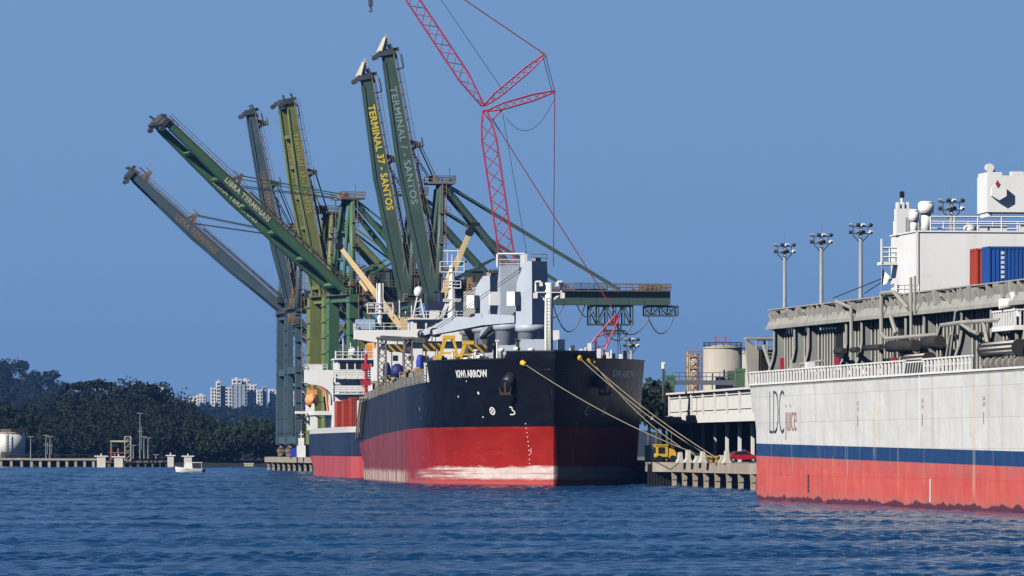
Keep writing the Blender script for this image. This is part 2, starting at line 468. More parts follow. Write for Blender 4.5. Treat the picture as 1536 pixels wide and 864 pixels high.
quads_mesh('forest', np.concatenate(Q), LEAF)
tag(bpy.data.objects['forest'], 'hazy blue forest ridge below the apartment blocks', 'forest', kind='stuff')

def tree(x, y, g, h, r, label, flat=.28, mat=LEAF, n=420, leaf=.8, seed=1, cat='tree'):
    rg = np.random.default_rng(seed); t = thing('tree', label, cat, (x, y, g), 0, 'single trees')
    tr = MB(); tr.tube((0, 0, -.5), (.2, 0, h * .6), h * .03, h * .018, 7)
    for k in range(5):
        a_ = k * 1.3 + seed; tr.tube((.2, 0, h * (.45 + .03 * k)), (math.cos(a_) * r * .6, math.sin(a_) * r * .6, h * (.7 + .03 * k)), h * .014, h * .005, 5)
    tr.build('trunk', BARK, t)
    quads_mesh('crown', crown_quads(rg, np.array([0, 0, h * .76]), r, h * flat, n, leaf, 7), mat, t)
    return t
for i, (px, py, d, h, r, fl, lab) in enumerate([
        (127, 563, 1800, 12, 4.4, .15, 'flat topped tree standing alone above the ridge right of the hilltop'),
        (210, 572, 1810, 13, 4.2, .2, 'spreading tree on the ridge left of the white house top'),
        (236, 582, 1815, 10, 3.4, .22, 'smaller ridge tree close to where the hill starts to fall'),
        (186, 581, 1800, 10, 3.6, .24, 'round ridge tree in the dip of the wooded hill'),
        (34, 537, 3890, 14, 6.5, .25, 'tree crowning the highest point of the wooded hill'),
        (76, 555, 3880, 14, 6.5, .25, 'tree on the shoulder just right of the hilltop'),
        (10, 606, 1690, 17, 5.5, .2, 'tall dark tree on the shore above the white storage tank'),
        (262, 598, 1815, 10, 3.4, .25, 'last tall tree at the right end of the wooded hill')]):
    p = W(px, py, d)
    tree(p.x, d, p.z - h, h, r, lab, fl, seed=i + 3)

# ------------------------------------------------------------------ haze
def build_haze(density=.000055):
    mb = MB(); mb.bx(-1900, 1900, -300, 6800, -6, 140)
    m = bpy.data.materials.new('haze air'); m.use_nodes = True; nt = m.node_tree; nt.nodes.clear()
    o = nt.nodes.new('ShaderNodeOutputMaterial'); v = nt.nodes.new('ShaderNodeVolumePrincipled')
    v.inputs['Color'].default_value = (.16, .40, 1.0, 1); v.inputs['Density'].default_value = density; v.inputs['Anisotropy'].default_value = .2
    nt.links.new(v.outputs[0], o.inputs['Volume'])
    return tag(mb.build('haze', m), 'thin blue sea haze over the harbour', 'haze', kind='stuff')
# ------------------------------------------------------------------ lettering
def letters(txt, mapper, name, mat, parent, size=1.0, bold=.0, space=1.0):
    "flat lettering: mapper turns (u in 0..1 along the text, v in 0..1 up) into a point on the painted surface"
    cu = bpy.data.curves.new('txt', 'FONT'); cu.body = txt; cu.resolution_u = 3; cu.offset = bold; cu.space_character = space
    ob = bpy.data.objects.new('txt', cu); COL.objects.link(ob)
    bpy.context.view_layer.update()
    dg = bpy.context.evaluated_depsgraph_get(); me0 = ob.evaluated_get(dg).to_mesh()
    bm = bmesh.new(); bm.from_mesh(me0); bmesh.ops.triangulate(bm, faces=bm.faces)
    x0 = min(v.co.x for v in bm.verts); x1 = max(v.co.x for v in bm.verts)
    y0 = min(v.co.y for v in bm.verts); y1 = max(v.co.y for v in bm.verts)
    vs = [mapper((v.co.x - x0) / (x1 - x0), (v.co.y - y0) / (y1 - y0)) for v in bm.verts]
    fs = [[v.index for v in f.verts] for f in bm.faces]
    bm.free(); ob.evaluated_get(dg).to_mesh_clear(); bpy.data.objects.remove(ob); bpy.data.curves.remove(cu)
    mb = MB(); mb.add(vs, fs); return mb.build(name, mat, parent)

# ------------------------------------------------------------------ black and red cargo ship
K = Frame(5.1, 740, 5.0)
kb = 14.0
def ZB(s): return float(np.interp(s, [0, 60, 110, 160, 182], [7.4, 7.25, 6.7, 5.7, 5.4]))
def ZD(s): return float(np.interp(s, [0, 28, 70, 160, 182], [13.3, 13.1, 12.9, 11.6, 11.6]))
def k_s0(z): return -.3 - 1.9 * max(0, min(1, (z - 4) / 12)) ** 1.4
def k_len(z): return 36 - 8 * max(0, min(1, (z - 3) / 13))
def k_half(s, z):
    t = max(0, min(1, (s - k_s0(z)) / k_len(z)))
    g = (1 - (1 - t) ** 1.85) ** (1 / 1.28)
    if s > 148: g *= 1 - ((.45 if z < 3 else .10)) * ((s - 148) / 33) ** 2
    return kb * g

def k_material():
    "black topsides over red bottom paint, worn at the waterline, with plate runs"
    m, n, l, b = nodes_of('black and red hull paint')
    obj_c = n.new('ShaderNodeTexCoord').outputs['Object']
    sp = n.new('ShaderNodeSeparateXYZ'); l.new(obj_c, sp.inputs[0]); s_, z_ = sp.outputs['Y'], sp.outputs['Z']
    aft = ramp(n, l, s_, 50, 66)
    streak = noise(n, l, 1.0, obj_c, 4, .6, (1, .55, .05))
    fine = noise(n, l, 1.0, obj_c, 6, .65, (.5, .35, .9))
    blk = mix(n, l, ramp(n, l, fine, .35, .75), (.004, .005, .008), (.009, .010, .015))
    blk = mix(n, l, math_(n, l, 'MULTIPLY', aft, math_(n, l, 'ADD', .25, math_(n, l, 'MULTIPLY', ramp(n, l, streak, .4, .7), .55))), blk, (.045, .045, .055))
    red = mix(n, l, ramp(n, l, noise(n, l, .22, obj_c, 6), .3, .7), (.26, .013, .008), (.34, .020, .012))
    red = mix(n, l, math_(n, l, 'MULTIPLY', ramp(n, l, noise(n, l, 1.0, obj_c, 5, .7, (.3, .12, 1.6)), .55, .72), .35), red, (.36, .10, .09))
    worn = mix(n, l, ramp(n, l, streak, .38, .62), (.13, .02, .022), (.25, .07, .072))
    red = mix(n, l, math_(n, l, 'MULTIPLY', aft, .8), red, worn)
    # worn pale band at the light waterline
    wob = noise(n, l, 1.0, obj_c, 6, .7, (.25, .10, .9))
    wob2 = noise(n, l, 1.0, obj_c, 5, .7, (.5, .5, 3.0))
    top = math_(n, l, 'SUBTRACT', math_(n, l, 'ADD', 1.85, math_(n, l, 'MULTIPLY', wob, 1.3)), math_(n, l, 'MULTIPLY', ramp(n, l, s_, 18, 55), 1.0))
    lo = math_(n, l, 'ADD', .55, math_(n, l, 'MULTIPLY', wob2, .5))
    brush = noise(n, l, 1.0, obj_c, 5, .65, (.05, .045, 2.2))
    a_ = ramp(n, l, math_(n, l, 'SUBTRACT', math_(n, l, 'ADD', top, math_(n, l, 'MULTIPLY', brush, .5)), z_), .2, .42)
    b_ = ramp(n, l, math_(n, l, 'SUBTRACT', z_, lo), -.10, .25)
    band = math_(n, l, 'MULTIPLY', a_, b_)
    fade = math_(n, l, 'SUBTRACT', 1.0, ramp(n, l, math_(n, l, 'ADD', s_, math_(n, l, 'MULTIPLY', wob2, 18)), 40, 58))
    patch_ = ramp(n, l, math_(n, l, 'ADD', brush, math_(n, l, 'MULTIPLY', ramp(n, l, s_, 8, 52), .22)), .54, .66)
    pale = mix(n, l, ramp(n, l, fine, .35, .7), (.56, .42, .39), (.70, .64, .61))
    k1 = math_(n, l, 'MULTIPLY', math_(n, l, 'MULTIPLY', band, fade), math_(n, l, 'SUBTRACT', 1.0, math_(n, l, 'MULTIPLY', patch_, .8)))
    red = mix(n, l, k1, red, pale)
    aftband = math_(n, l, 'MULTIPLY', ramp(n, l, math_(n, l, 'SUBTRACT', math_(n, l, 'ADD', .9, math_(n, l, 'MULTIPLY', streak, 1.8)), z_), -.1, .5), math_(n, l, 'MULTIPLY', aft, ramp(n, l, streak, .44, .50)))
    red = mix(n, l, math_(n, l, 'MULTIPLY', aftband, .85), red, (.62, .50, .40))
    pink = math_(n, l, 'MULTIPLY', math_(n, l, 'SUBTRACT', 1.0, ramp(n, l, z_, .5, 1.0)), .8)
    red = mix(n, l, math_(n, l, 'MULTIPLY', pink, math_(n, l, 'SUBTRACT', 1.0, aft)), red, (.48, .10, .09))
    red = mix(n, l, math_(n, l, 'SUBTRACT', 1.0, ramp(n, l, z_, .05, .3)), red, (.05, .02, .02))
    # paint boundary follows the load line
    at_ = n.new('ShaderNodeAttribute'); at_.attribute_name = 'topside'
    c = mix(n, l, ramp(n, l, at_.outputs['Fac'], .495, .505), red, blk)
    bt = n.new('ShaderNodeTexBrick'); cbx = n.new('ShaderNodeCombineXYZ'); l.new(s_, cbx.inputs[0]); l.new(z_, cbx.inputs[1]); l.new(cbx.outputs[0], bt.inputs['Vector'])
    bt.inputs['Scale'].default_value = 1.0; bt.inputs['Brick Width'].default_value = 9.0; bt.inputs['Row Height'].default_value = 2.3; bt.inputs['Mortar Size'].default_value = .035; bt.inputs['Mortar Smooth'].default_value = .3
    bt.inputs['Color1'].default_value = (1, 1, 1, 1); bt.inputs['Color2'].default_value = (.90, .90, .90, 1); bt.inputs['Mortar'].default_value = (.72, .70, .68, 1)
    mm = n.new('ShaderNodeMix'); mm.data_type = 'RGBA'; mm.blend_type = 'MULTIPLY'; mm.inputs[0].default_value = .8; l.new(c, mm.inputs[6]); l.new(bt.outputs['Color'], mm.inputs[7]); c = mm.outputs[2]
    l.new(c, b.inputs['Base Color']); b.inputs['Roughness'].default_value = .42; b.inputs['Specular IOR Level'].default_value = .1
    bp = n.new('ShaderNodeBump'); bp.inputs['Strength'].default_value = .5; bp.inputs['Distance'].default_value = .3
    l.new(noise(n, l, 1.0, obj_c, 2, .5, (.35, .35, .45)), bp.inputs['Height']); l.new(bp.outputs[0], b.inputs['Normal'])
    return m

def k_rows(s):
    zb, zd = ZB(s), ZD(s)
    return [-2, 0, 1.2, 2.6, (2.6 + zb) / 2, zb - .02, zb + .02, zb + (zd - zb) * .33, zb + (zd - zb) * .66, zd]
ship = thing('cargo_ship', 'large black and red bulk cargo ship moored bow towards the viewer, with grey deck cranes', 'cargo ship', K.world(0, 0, 0), K.a)
HULLM = k_material()
mb = MB(); mb.smooth = True
taus = [(i / 26.0) ** 2 for i in range(27)]; qs = [i / 14.0 for i in range(1, 15)]
NR = 10
cols = []
for t in taus: cols.append(('t', t))
for q in qs: cols.append(('q', q))
top_attr = []
for side in (-1, 1):
    vs = []
    for kind, t in cols:
        for r in range(NR):
            zz = [-2, 0, 1.2, 2.6, 5, 7.3, 7.4, 9.3, 11.2, 13.2][r]
            s0, L0 = k_s0(zz), k_len(zz)
            s = s0 + t * L0 if kind == 't' else s0 + L0 + t * (182 - s0 - L0)
            z = k_rows(s)[r]; vs.append((side * k_half(s, zz), s, z)); top_attr.append(1.0 if r >= 6 else 0.0)
    fs = [(i * NR + r, (i + 1) * NR + r, (i + 1) * NR + r + 1, i * NR + r + 1) for i in range(len(cols) - 1) for r in range(NR - 1)]
    mb.add(vs, fs)
# transom
n0 = (len(cols) - 1) * NR; n1 = len(cols) * NR + n0
mb.smooth = False
mb.f.append([n0 + r for r in range(NR)] + [n1 + r for r in range(NR)][::-1]); mb.mi.append(0); mb.sm.append(False)
# raised forecastle sides
mb.smooth = True
def fc(z0f, z1f, tmax0, tmax1, nrow, ncol=22):
    for side in (-1, 1):
        vs = []
        for i in range(ncol + 1):
            for r in range(nrow + 1):
                f = r / nrow; tm = tmax0 + (tmax1 - tmax0) * f; t = (i / ncol) ** 2 * tm
                zn = z0f(20) + (z1f(20) - z0f(20)) * f
                s = k_s0(zn) + t * k_len(zn); z = z0f(s) + (z1f(s) - z0f(s)) * f
                vs.append((side * k_half(s, zn), s, z)); top_attr.append(1.0)
        fs = [(i * (nrow + 1) + r, (i + 1) * (nrow + 1) + r, (i + 1) * (nrow + 1) + r + 1, i * (nrow + 1) + r + 1) for i in range(ncol) for r in range(nrow)]
        mb.add(vs, fs)
ZF = lambda s: 15.75
fc(lambda s: ZD(s), ZF, .83, .93, 4)
fc(ZF, lambda s: 16.62, .19, .18, 1, 12)
hull = mb.build('hull', HULLM, ship)
at = hull.data.attributes.new('topside', 'FLOAT', 'POINT'); at.data.foreach_set('value', top_attr)

def hull_pt(s, side, z, off=.05):
    e = .3; x = k_half(s, z); dx = (k_half(s + e, z) - k_half(s - e, z)) / (2 * e)
    nv = Vector((1, -dx)).normalized(); return Vector((side * (x + nv.x * off), s + nv.y * off, z))
def k_find(px, side, z):
    best = None
    for i in range(1250):
        s = k_s0(z) + .02 + i * .05 * (1 if side < 0 else .33); w = K.world(side * k_half(s, z), s, z); e = abs(768 + FPX * w.x / w.y - px)
        if best is None or e < best[0]: best = (e, s)
    return best[1]

# decks
mb = MB()
for a_, b_ in zip(range(26, 180, 7), range(33, 187, 7)):
    b_ = min(b_, 181.5); xa, xb = k_half(a_, 12) - .1, k_half(b_, 12) - .1
    mb.add([(-xa, a_, ZD(a_) - .05), (xa, a_, ZD(a_) - .05), (xb, b_, ZD(b_) - .05), (-xb, b_, ZD(b_) - .05)], [(0, 1, 2, 3)])
fp = [k_s0(14.6) + .3 + (i / 16) ** 2 * 24 for i in range(17)]
pts = [(-k_half(s, 14.6) + .08, s) for s in fp[::-1]] + [(k_half(s, 14.6) - .08, s) for s in fp]
mb.prism(pts, 'z', 14.4, 14.6)
mb.bx(-13.2, 13.2, 22.8, 23.2, 13.0, 14.4)
mb.build('deck', paint('deck red oxide', (.16, .06, .045), .8, .25, .4, rust=.3), ship)

# bulwark cap and stays, fairleads, bitts along the bow
for side in (-1, 1):
    mb = MB()
    mb.path([hull_pt(k_s0(15.7) + (.19 + .74 * i / 14) * 28, side, 15.78, 0) for i in range(15)], .12, 5)
    mb.path([hull_pt(k_s0(16.6) + .02 + (i / 10) ** 2 * .18 * 28, side, 16.66, 0) for i in range(11)], .12, 5)
    mb.build('bulwark_cap', BLACK, ship)
rg = random.Random(4)
for i in range(40):
    s = .4 + i * .58; side = -1 if i % 2 else 1
    x = side * max(.4, k_half(s, 16) * rg.uniform(.55, .85)); h = rg.uniform(1.2, 2.6) + (1.1 if s < 9 else 0)
    k = i % 4; mb = MB()
    if k == 0: mb.tube((x, s, 14.6), (x, s, 14.6 + h), .12, n=6)
    elif k == 1: mb.lathe((x, s, 14.6), [(.22, 0), (.22, h - .5), (.42, h - .4), (.42, h - .1), (.1, h)], 8)
    elif k == 2: mb.box((x, s, 14.6 + h / 2), (.45, .4, h))
    else: mb.tube((x, s, 14.6), (x, s, 14.6 + h), .13, n=6); mb.box((x, s, 14.6 + h), (.5, .3, .22))
    mb.build(['post', 'vent', 'locker', 'roller'][k], [WHITE2, WHITE2, DGREY, BLACK, WHITE2][i % 5], ship)
for x in (-6, 6):
    mb = MB(); mb.tube((x - 1.2, 10, 15.6), (x + 1.2, 10, 15.6), .75, n=12); mb.box((x, 10, 15), (3.6, 1.6, 1.0)); mb.tube((x + 1.3, 10, 15.6), (x + 1.5, 10, 15.6), 1.0, n=12)
    mb.build('windlass', DECKGREY, ship)

# anchors in bulged hawse pipes
for side, px in ((-1, 766), (1, 897)):
    s = k_find(px, side, 13.2); p = hull_pt(s, side, 13.4, -.4); q = hull_pt(s, side, 12.6, 1.1)
    mb = MB(); mb.smooth = True; mb.tube(p, q, 1.0, .75, n=14)
    hp = mb.build('hawse_pipe', paint('hawse black', (.02, .024, .032), .45, .2), ship)
    mb = MB(); a_ = q + Vector((0, -.15, -.2))
    mb.tube(a_ + Vector((0, 0, .5)), a_ + Vector((0, 0, -.9)), .14, n=7); mb.box(a_ + Vector((0, 0, -.95)), (1.3, .4, .35))
    mb.bar(a_ + Vector((-.6, 0, -.9)), a_ + Vector((-.75, -.25, -.1)), .25, .2, .07, .07); mb.bar(a_ + Vector((.6, 0, -.9)), a_ + Vector((.75, -.25, -.1)), .25, .2, .07, .07)
    mb.build('anchor', paint('rusty anchor iron', (.07, .035, .022), .7, .3, 1.5, rust=.4), ship)

# bow name on both shoulders
NAMEM = paint('white lettering', (.72, .72, .70), .5, .08, .8)
for side, pa, pb in ((-1, 685, 732), (1, 918, 950)):
    zc = 14.0; sa, sb = k_find(pa, side, zc), k_find(pb, side, zc)
    letters('KIWI ARROW', lambda u, v: hull_pt(sa + (sb - sa) * u, side, 13.55 + .95 * v, .05), 'ship_name', NAMEM, ship, bold=.035)
# draught marks, thruster and bulb symbols
for side, px in ((-1, 793), (1, 861)):
    s = k_find(px, side, 5); mb = MB()
    for i in range(13):
        z = 1.1 + i * .55; a_, b_ = hull_pt(s + .06, side, z, .05), hull_pt(s - .06, side, z, .05); c_ = Vector((0, 0, .1))
        mb.add([a_, b_, b_ + c_, a_ + c_], [(0, 1, 2, 3)])
    a_, b_ = hull_pt(s - .2, side, 4, .05), hull_pt(s - .25, side, 4, .05); c_ = Vector((0, 0, 4.6))
    mb.add([a_, b_, b_ + c_, a_ + c_], [(0, 1, 2, 3)])
    mb.build('draught_marks', NAMEM, ship)
for side, px, px2 in ((-1, 739, 768), (1, 905, 880)):
    z = 9.35; s = k_find(px, side, z); mb = MB()
    def H(u, v, o=.06): return hull_pt(s + u, side, z + v, o)
    for i in range(20):
        a0, a1 = 2 * math.pi * i / 20, 2 * math.pi * (i + 1) / 20
        mb.add([H(.5*math.cos(a0), .5*math.sin(a0)), H(.5*math.cos(a1), .5*math.sin(a1)), H(.36*math.cos(a1), .36*math.sin(a1)), H(.36*math.cos(a0), .36*math.sin(a0))], [(0, 1, 2, 3)])
    for t in (.785, 2.356):
        c, d = math.cos(t), math.sin(t)
        mb.add([H(.4*c - .06*d, .4*d + .06*c), H(-.4*c - .06*d, -.4*d + .06*c), H(-.4*c + .06*d, -.4*d - .06*c), H(.4*c + .06*d, .4*d - .06*c)], [(0, 1, 2, 3)])
    mb.build('thruster_mark', NAMEM, ship)
    s = k_find(px2, side, z); mb = MB()
    pl = [(.25, .45), (-.1, .45), (-.1, .05), (-.35, -.05), (-.4, -.3), (-.15, -.45), (.35, -.45)]
    for (u0, v0), (u1, v1) in zip(pl[:-1], pl[1:]):
        d = Vector((u1 - u0, v1 - v0)).normalized() * .07
        mb.add([H(u0 - d.y, v0 + d.x), H(u1 - d.y, v1 + d.x), H(u1 + d.y, v1 - d.x), H(u0 + d.y, v0 - d.x)], [(0, 1, 2, 3)])
    mb.build('bulb_mark', NAMEM, ship)
mb = MB()
for px, z, r_ in ((630, 9.8, .28), (688, 11.2, .14), (718, 11.6, .2), (632, 11.2, .12), (632, 8.6, .12), (725, 8.6, .12), (700, 13.1, .1)):
    s = k_find(px, -1, z)
    for i in range(6):
        a0, a1 = math.pi * i / 3, math.pi * (i + 1) / 3
        mb.add([hull_pt(s, -1, z, .05), hull_pt(s + r_ * math.cos(a0), -1, z + r_ * math.sin(a0), .05), hull_pt(s + r_ * math.cos(a1), -1, z + r_ * math.sin(a1), .05)], [(0, 1, 2)])
mb.build('hull_marks', NAMEM, ship)

# hatch coamings with ribs, hatch covers, side rails
for s0 in (27, 60, 97, 120):
    s1 = {27: 57, 60: 94, 97: 118, 120: 146}[s0]
    mb = MB(); zd = ZD((s0 + s1) / 2)
    mb.bx(-11.3, 11.3, s0, s1, zd - .3, zd + 1.5); mb.m = 0
    for i in range(int((s1 - s0) / 1.6)):
        y = s0 + .8 + i * 1.6
        for sx in (-1, 1): mb.bx(sx * 11.3, sx * 11.65, y - .12, y + .12, zd, zd + 1.45)
    mb.bx(-11.7, 11.7, s0 - .2, s1 + .2, zd + 1.5, zd + 1.75)
    mb.build('hatch_coaming', paint('beige hatch steel', (.34, .31, .26), .7, .25, .6, rust=.6, rustcol=(.15, .09, .05), streak=.6, streakcol=(.10, .085, .07)), ship)
    mb = MB(); n = max(2, int((s1 - s0) / 8))
    for i in range(n):
        a_, b_ = s0 + (s1 - s0) * i / n + .1, s0 + (s1 - s0) * (i + 1) / n - .1
        mb.bx(-11.4, 11.4, a_, b_, zd + 1.75, zd + 2.5)
        for j in range(9): mb.bx(-11 + j * 2.7, -10.8 + j * 2.7, a_ + .3, b_ - .3, zd + 2.5, zd + 2.62)
    mb.build('hatch_cover', DECKGREY, ship)
for sx in (-13.85, 13.85):
    mb = MB(); mb.rail([(sx, s, ZD(s)) for s in range(30, 152, 8)], 1.15, .06, 3, 2.0); mb.build('side_rail', DECKGREY, ship)
rg = random.Random(9); OCHRE = paint('ochre deck gear', (.30, .24, .16), .7, .3, .8, rust=.6)
for i in range(44):                                         # pipes, vents, bitts and gooseneck vents along the side deck
    s = 30 + i * 2.7; x = -12.7 + rg.uniform(-.5, .5); z = ZD(s); h = rg.uniform(.7, 2.4); mb = MB()
    if i % 3 == 0: mb.box((x, s, z + h / 2), (.8, 1.0, h))
    elif i % 3 == 1: mb.lathe((x, s, z), [(.18, 0), (.18, h), (.4, h), (.4, h + .45), (.1, h + .55)], 8)
    else: mb.tube((x, s, z), (x, s, z + h + .5), .13, n=6); mb.tube((x, s, z + h + .5), (x + .6, s, z + h + .2), .12, n=6)
    mb.build(['deck_box', 'deck_vent', 'gooseneck_vent'][i % 3], OCHRE, ship)
mb = MB()
mb.tube((-13.2, 30, ZD(30) + .5), (-13.2, 148, ZD(148) + .5), .15, n=6)
mb.build('deck_pipe', OCHRE, ship)
mb = MB(); p0 = K.at(676, 560, 26)
mb.bar((-13.3, 26, 13.1), (-10.6, 26, 15.6), .18); mb.bar((-13.6, 26, 13), (-13.6, 26, 15.5), .2); mb.bar((-13.8, 26, 15.5), (-9, 26, 15.6), .25)
mb.bar((-13.6, 31, 13), (-13.6, 31, 15.4), .2); mb.bar((-13.6, 26, 15.5), (-13.6, 31.5, 15.4), .2)
mb.build('davit_frame', WHITE2, ship)

# accommodation ladders hung on the side
mb = MB()
for ds in (0, 4.5):
    a_, b_ = Vector((-14.35, 148 - ds, 12.2)), Vector((-14.35, 159 - ds, 6.2))
    mb.bar(a_ + Vector((-.3, 0, 0)), b_ + Vector((-.3, 0, 0)), .12, .4); mb.bar(a_ + Vector((.2, 0, 0)), b_ + Vector((.2, 0, 0)), .12, .4)
    for i in range(22): mb.box(a_.lerp(b_, i / 21) + Vector((-.05, 0, 0)), (.55, .3, .06))
    mb.bar(a_ + Vector((-.3, 0, 1)), b_ + Vector((-.3, 0, 1)), .07)
mb.box((-14.2, 147, 12.2), (1.2, 1.6, .2)); mb.tube((-14.35, 157, 7.2), (-14.1, 157, 12.4), .06, n=5)
mb.build('accommodation_ladder', paint('ladder aluminium', (.42, .37, .27), .6, .2, 1.0, rust=.4), ship)

# foremast
f0 = K.at(823, 525, 7)
mast_x = f0.x
mb = MB(); zt = K.at(823, 424, 7).z
mb.tube((mast_x, 7, 14.6), (mast_x, 7, zt), .62, .45, n=10)
zc = K.at(823, 447, 7).z
mb.bar((mast_x - 1.6, 7, zc + .6), (mast_x, 7, zc - .6), .25); mb.bar((mast_x + 1.6, 7, zc + .6), (mast_x, 7, zc - .6), .25)
mb.box((mast_x, 7, zc + .7), (3.3, .9, .12))
mb.bar((mast_x + .4, 7.3, 14.6), (mast_x + .4, 7.3, zc), .3)
mast = mb.build('foremast', WHITE2, ship)
for sx in (-1, 1):
    mb = MB()
    mb.path([(mast_x + sx * 1.6, 7, zc + .8), (mast_x + sx * 1.6, 7, zc + 1.9), (mast_x + sx * 1.6, 6.6, zc + 2.0), (mast_x + sx * 1.0, 6.6, zc + 2.0)], .16, 6)
    mb.box((mast_x + sx * 1.0, 6.6, zc + 1.7), (.4, .4, .5))
    mb.box((mast_x + sx * 1.7, 6.6, zc + .3), (.5, .5, .7)); mb.build('mast_light', WHITE2, mast)
mb = MB(); mb.ladder((mast_x - .1, 6.4, 14.8), (mast_x - .1, 6.5, zc), .5); mb.build('mast_ladder', WHITE2, mast)
mb = MB(); q = K.at(835, 510, 8)
mb.box((q.x + .3, 8.6, 15.8), (1.4, 1.2, 2.4)); mb.box((q.x + .6, 8.6, 17.6), (.9, .9, 1.4)); mb.box((q.x + 1.2, 8.6, 16.4), (.6, .7, .8))
mb.build('bosun_locker', WHITE2, ship)

# four slewing deck cranes
CRW = paint('deck crane grey', (.42, .47, .55), .4, .1, .3, rust=.06, streak=.15, streakcol=(.3, .31, .33))  # base grey of the deck cranes, used on all faces
def deck_crane(s, slew, jib_len, jib_drop, z_top, wid, foot=20.9, crw=None):
    CRW = crw or globals()['CRW']
    zd = ZD(s)
    c = thing('deck_crane', None, None, (0, s, 0)); c.parent = ship
    mb = MB(); mb.bx(-2.6, 2.6, -2.4, 2.4, zd - .2, zd + 3.2)
    mb.add([(-2.6, -2.4, zd + 3.2), (2.6, -2.4, zd + 3.2), (2.6, 2.4, zd + 3.2), (-2.6, 2.4, zd + 3.2), (-1.7, -1.7, zd + 5.6), (1.7, -1.7, zd + 5.6), (1.7, 1.7, zd + 5.6), (-1.7, 1.7, zd + 5.6)],
           [(0, 1, 5, 4), (1, 2, 6, 5), (2, 3, 7, 6), (3, 0, 4, 7), (4, 5, 6, 7)])
    mb.build('pedestal', CRW, c)
    mb = MB(); mb.lathe((0, 0, 0), [(1.75, zd + 5.6), (1.75, foot - 1.0), (2.1, foot - .9), (2.1, foot - .2), (1.9, foot - .15)], 20)
    mb.build('slew_ring', CRW, c)
    M_ = Matrix.Rotation(slew, 3, 'Z')
    def P(x, y, z): return tuple(M_ @ Vector((x, y, z)))
    w, hh = wid / 2, z_top
    lo = [(-w, -1.5), (w, -1.5), (w, 1.35), (-w, 1.35)]; mid = foot + 5.2
    v = [P(x, y, foot - .15) for x, y in lo] + [P(x, y, mid) for x, y in [(-w, -1.5), (w, -1.5), (w, 1.2), (-w, 1.2)]] + [P(x, y, hh) for x, y in [(-w*.96, -1.4), (w*.96, -1.4), (w*.96, -.1), (-w*.96, -.1)]]
    mb = MB(); mb.add(v, [(3, 2, 1, 0), (8, 9, 10, 11)] + [(i, (i+1) % 4, 4 + (i+1) % 4, 4 + i) for i in range(4)] + [(4 + i, 4 + (i+1) % 4, 8 + (i+1) % 4, 8 + i) for i in range(4)])
    hs = mb.build('crane_house', CRW, c)
    mb = MB(); e = Vector(P(-w - .5, 1.2, foot + 3.2)); mb.box(e, (1.2, 1.4, 1.8), rz=slew); mb.build('operator_cab', WHITE2, c)
    mb = MB()
    mb.rail([P(-w, -1.3, hh), P(w, -1.3, hh), P(w, -.2, hh)], .9, .04); mb.box(P(0, -.8, hh + .25), (1.0, .8, .5), rz=slew)
    mb.ladder(P(w + .15, -.5, foot), P(w + .15, -.6, hh), .5, side=M_ @ Vector((0, 1, 0)))
    mb.build('crane_top_gear', DECKGREY, c)
    mb = MB()
    for sx in (-1, 1):
        a_ = Vector(P(sx * .55 * w, 1.9, foot + .6)); m1 = Vector(P(sx * .8, jib_len * .45, foot + 1.0 + jib_drop * .4)); b_ = Vector(P(sx * .35, jib_len, foot + jib_drop))
        mb.bar(a_, m1, .7, .9, .6, 1.45); mb.bar(m1, b_, .6, 1.45, .4, .6)
    for i in range(6): 
        t = (i + 1) / 7; z = foot + .6 + jib_drop * t
        mb.bar(P(-.9 * (1 - t * .6), jib_len * t, z), P(.9 * (1 - t * .6), jib_len * t, z), .4, .5)
    j = mb.build('jib', CRW, c)
    mb = MB(); tip = Vector(P(0, jib_len, foot + jib_drop))
    mb.tube(P(-.5, jib_len, foot + jib_drop), P(.5, jib_len, foot + jib_drop), .6, n=12); mb.build('sheave', BLACK, j)
    mb = MB(); mb.tube(P(-.5, 2.2, foot + .9), P(.5, 2.2, foot + .9), .7, n=12); mb.build('jib_pivot', BLACK, j)
    mb = MB()
    for sx in (-.4, .4): mb.tube(P(sx, 0, hh - .1), tip + Vector((sx * .6, 0, .4)), .04, n=4)
    mb.tube(tip, tip + Vector((0, 0, -3.0)), .05, n=4); mb.build('luffing_rope', CABLE, j)
    mb = MB(); hk = tip + Vector((0, 0, -3.4)); mb.box(hk, (.7, .5, .9)); mb.tube(hk, hk + Vector((0, 0, -1.1)), .15, .08, n=6); mb.build('hook_block', YELLOW, j)
    return c
cr = deck_crane(30, R(42), 17, -.9, 28.7, 3.0, 20.7)
deck_crane(64, R(4), 22, -1.3, 29.2, 2.6, 21.6)
deck_crane(99, R(44), 12, -1.2, 28.8, 2.0, 22.0)
deck_crane(121, R(150), 16, -1.3, 27.4, 2.2, 22.0, crw=DECKGREY)
mb = MB(); zt = 28.7
mb.path([(-1.9, 29, zt + .2), (-1.9, 29, zt + 1.9), (1.7, 29, zt + 1.9), (1.7, 29, zt + .2)], .16, 6); mb.rail([(-1.9, 29, zt), (1.9, 29, zt)], 1.1, .06)
mb.box((1.6, 29, zt + 1.0), (.9, .2, 1.8)); mb.build('crane_top_frame', WHITE2, cr)

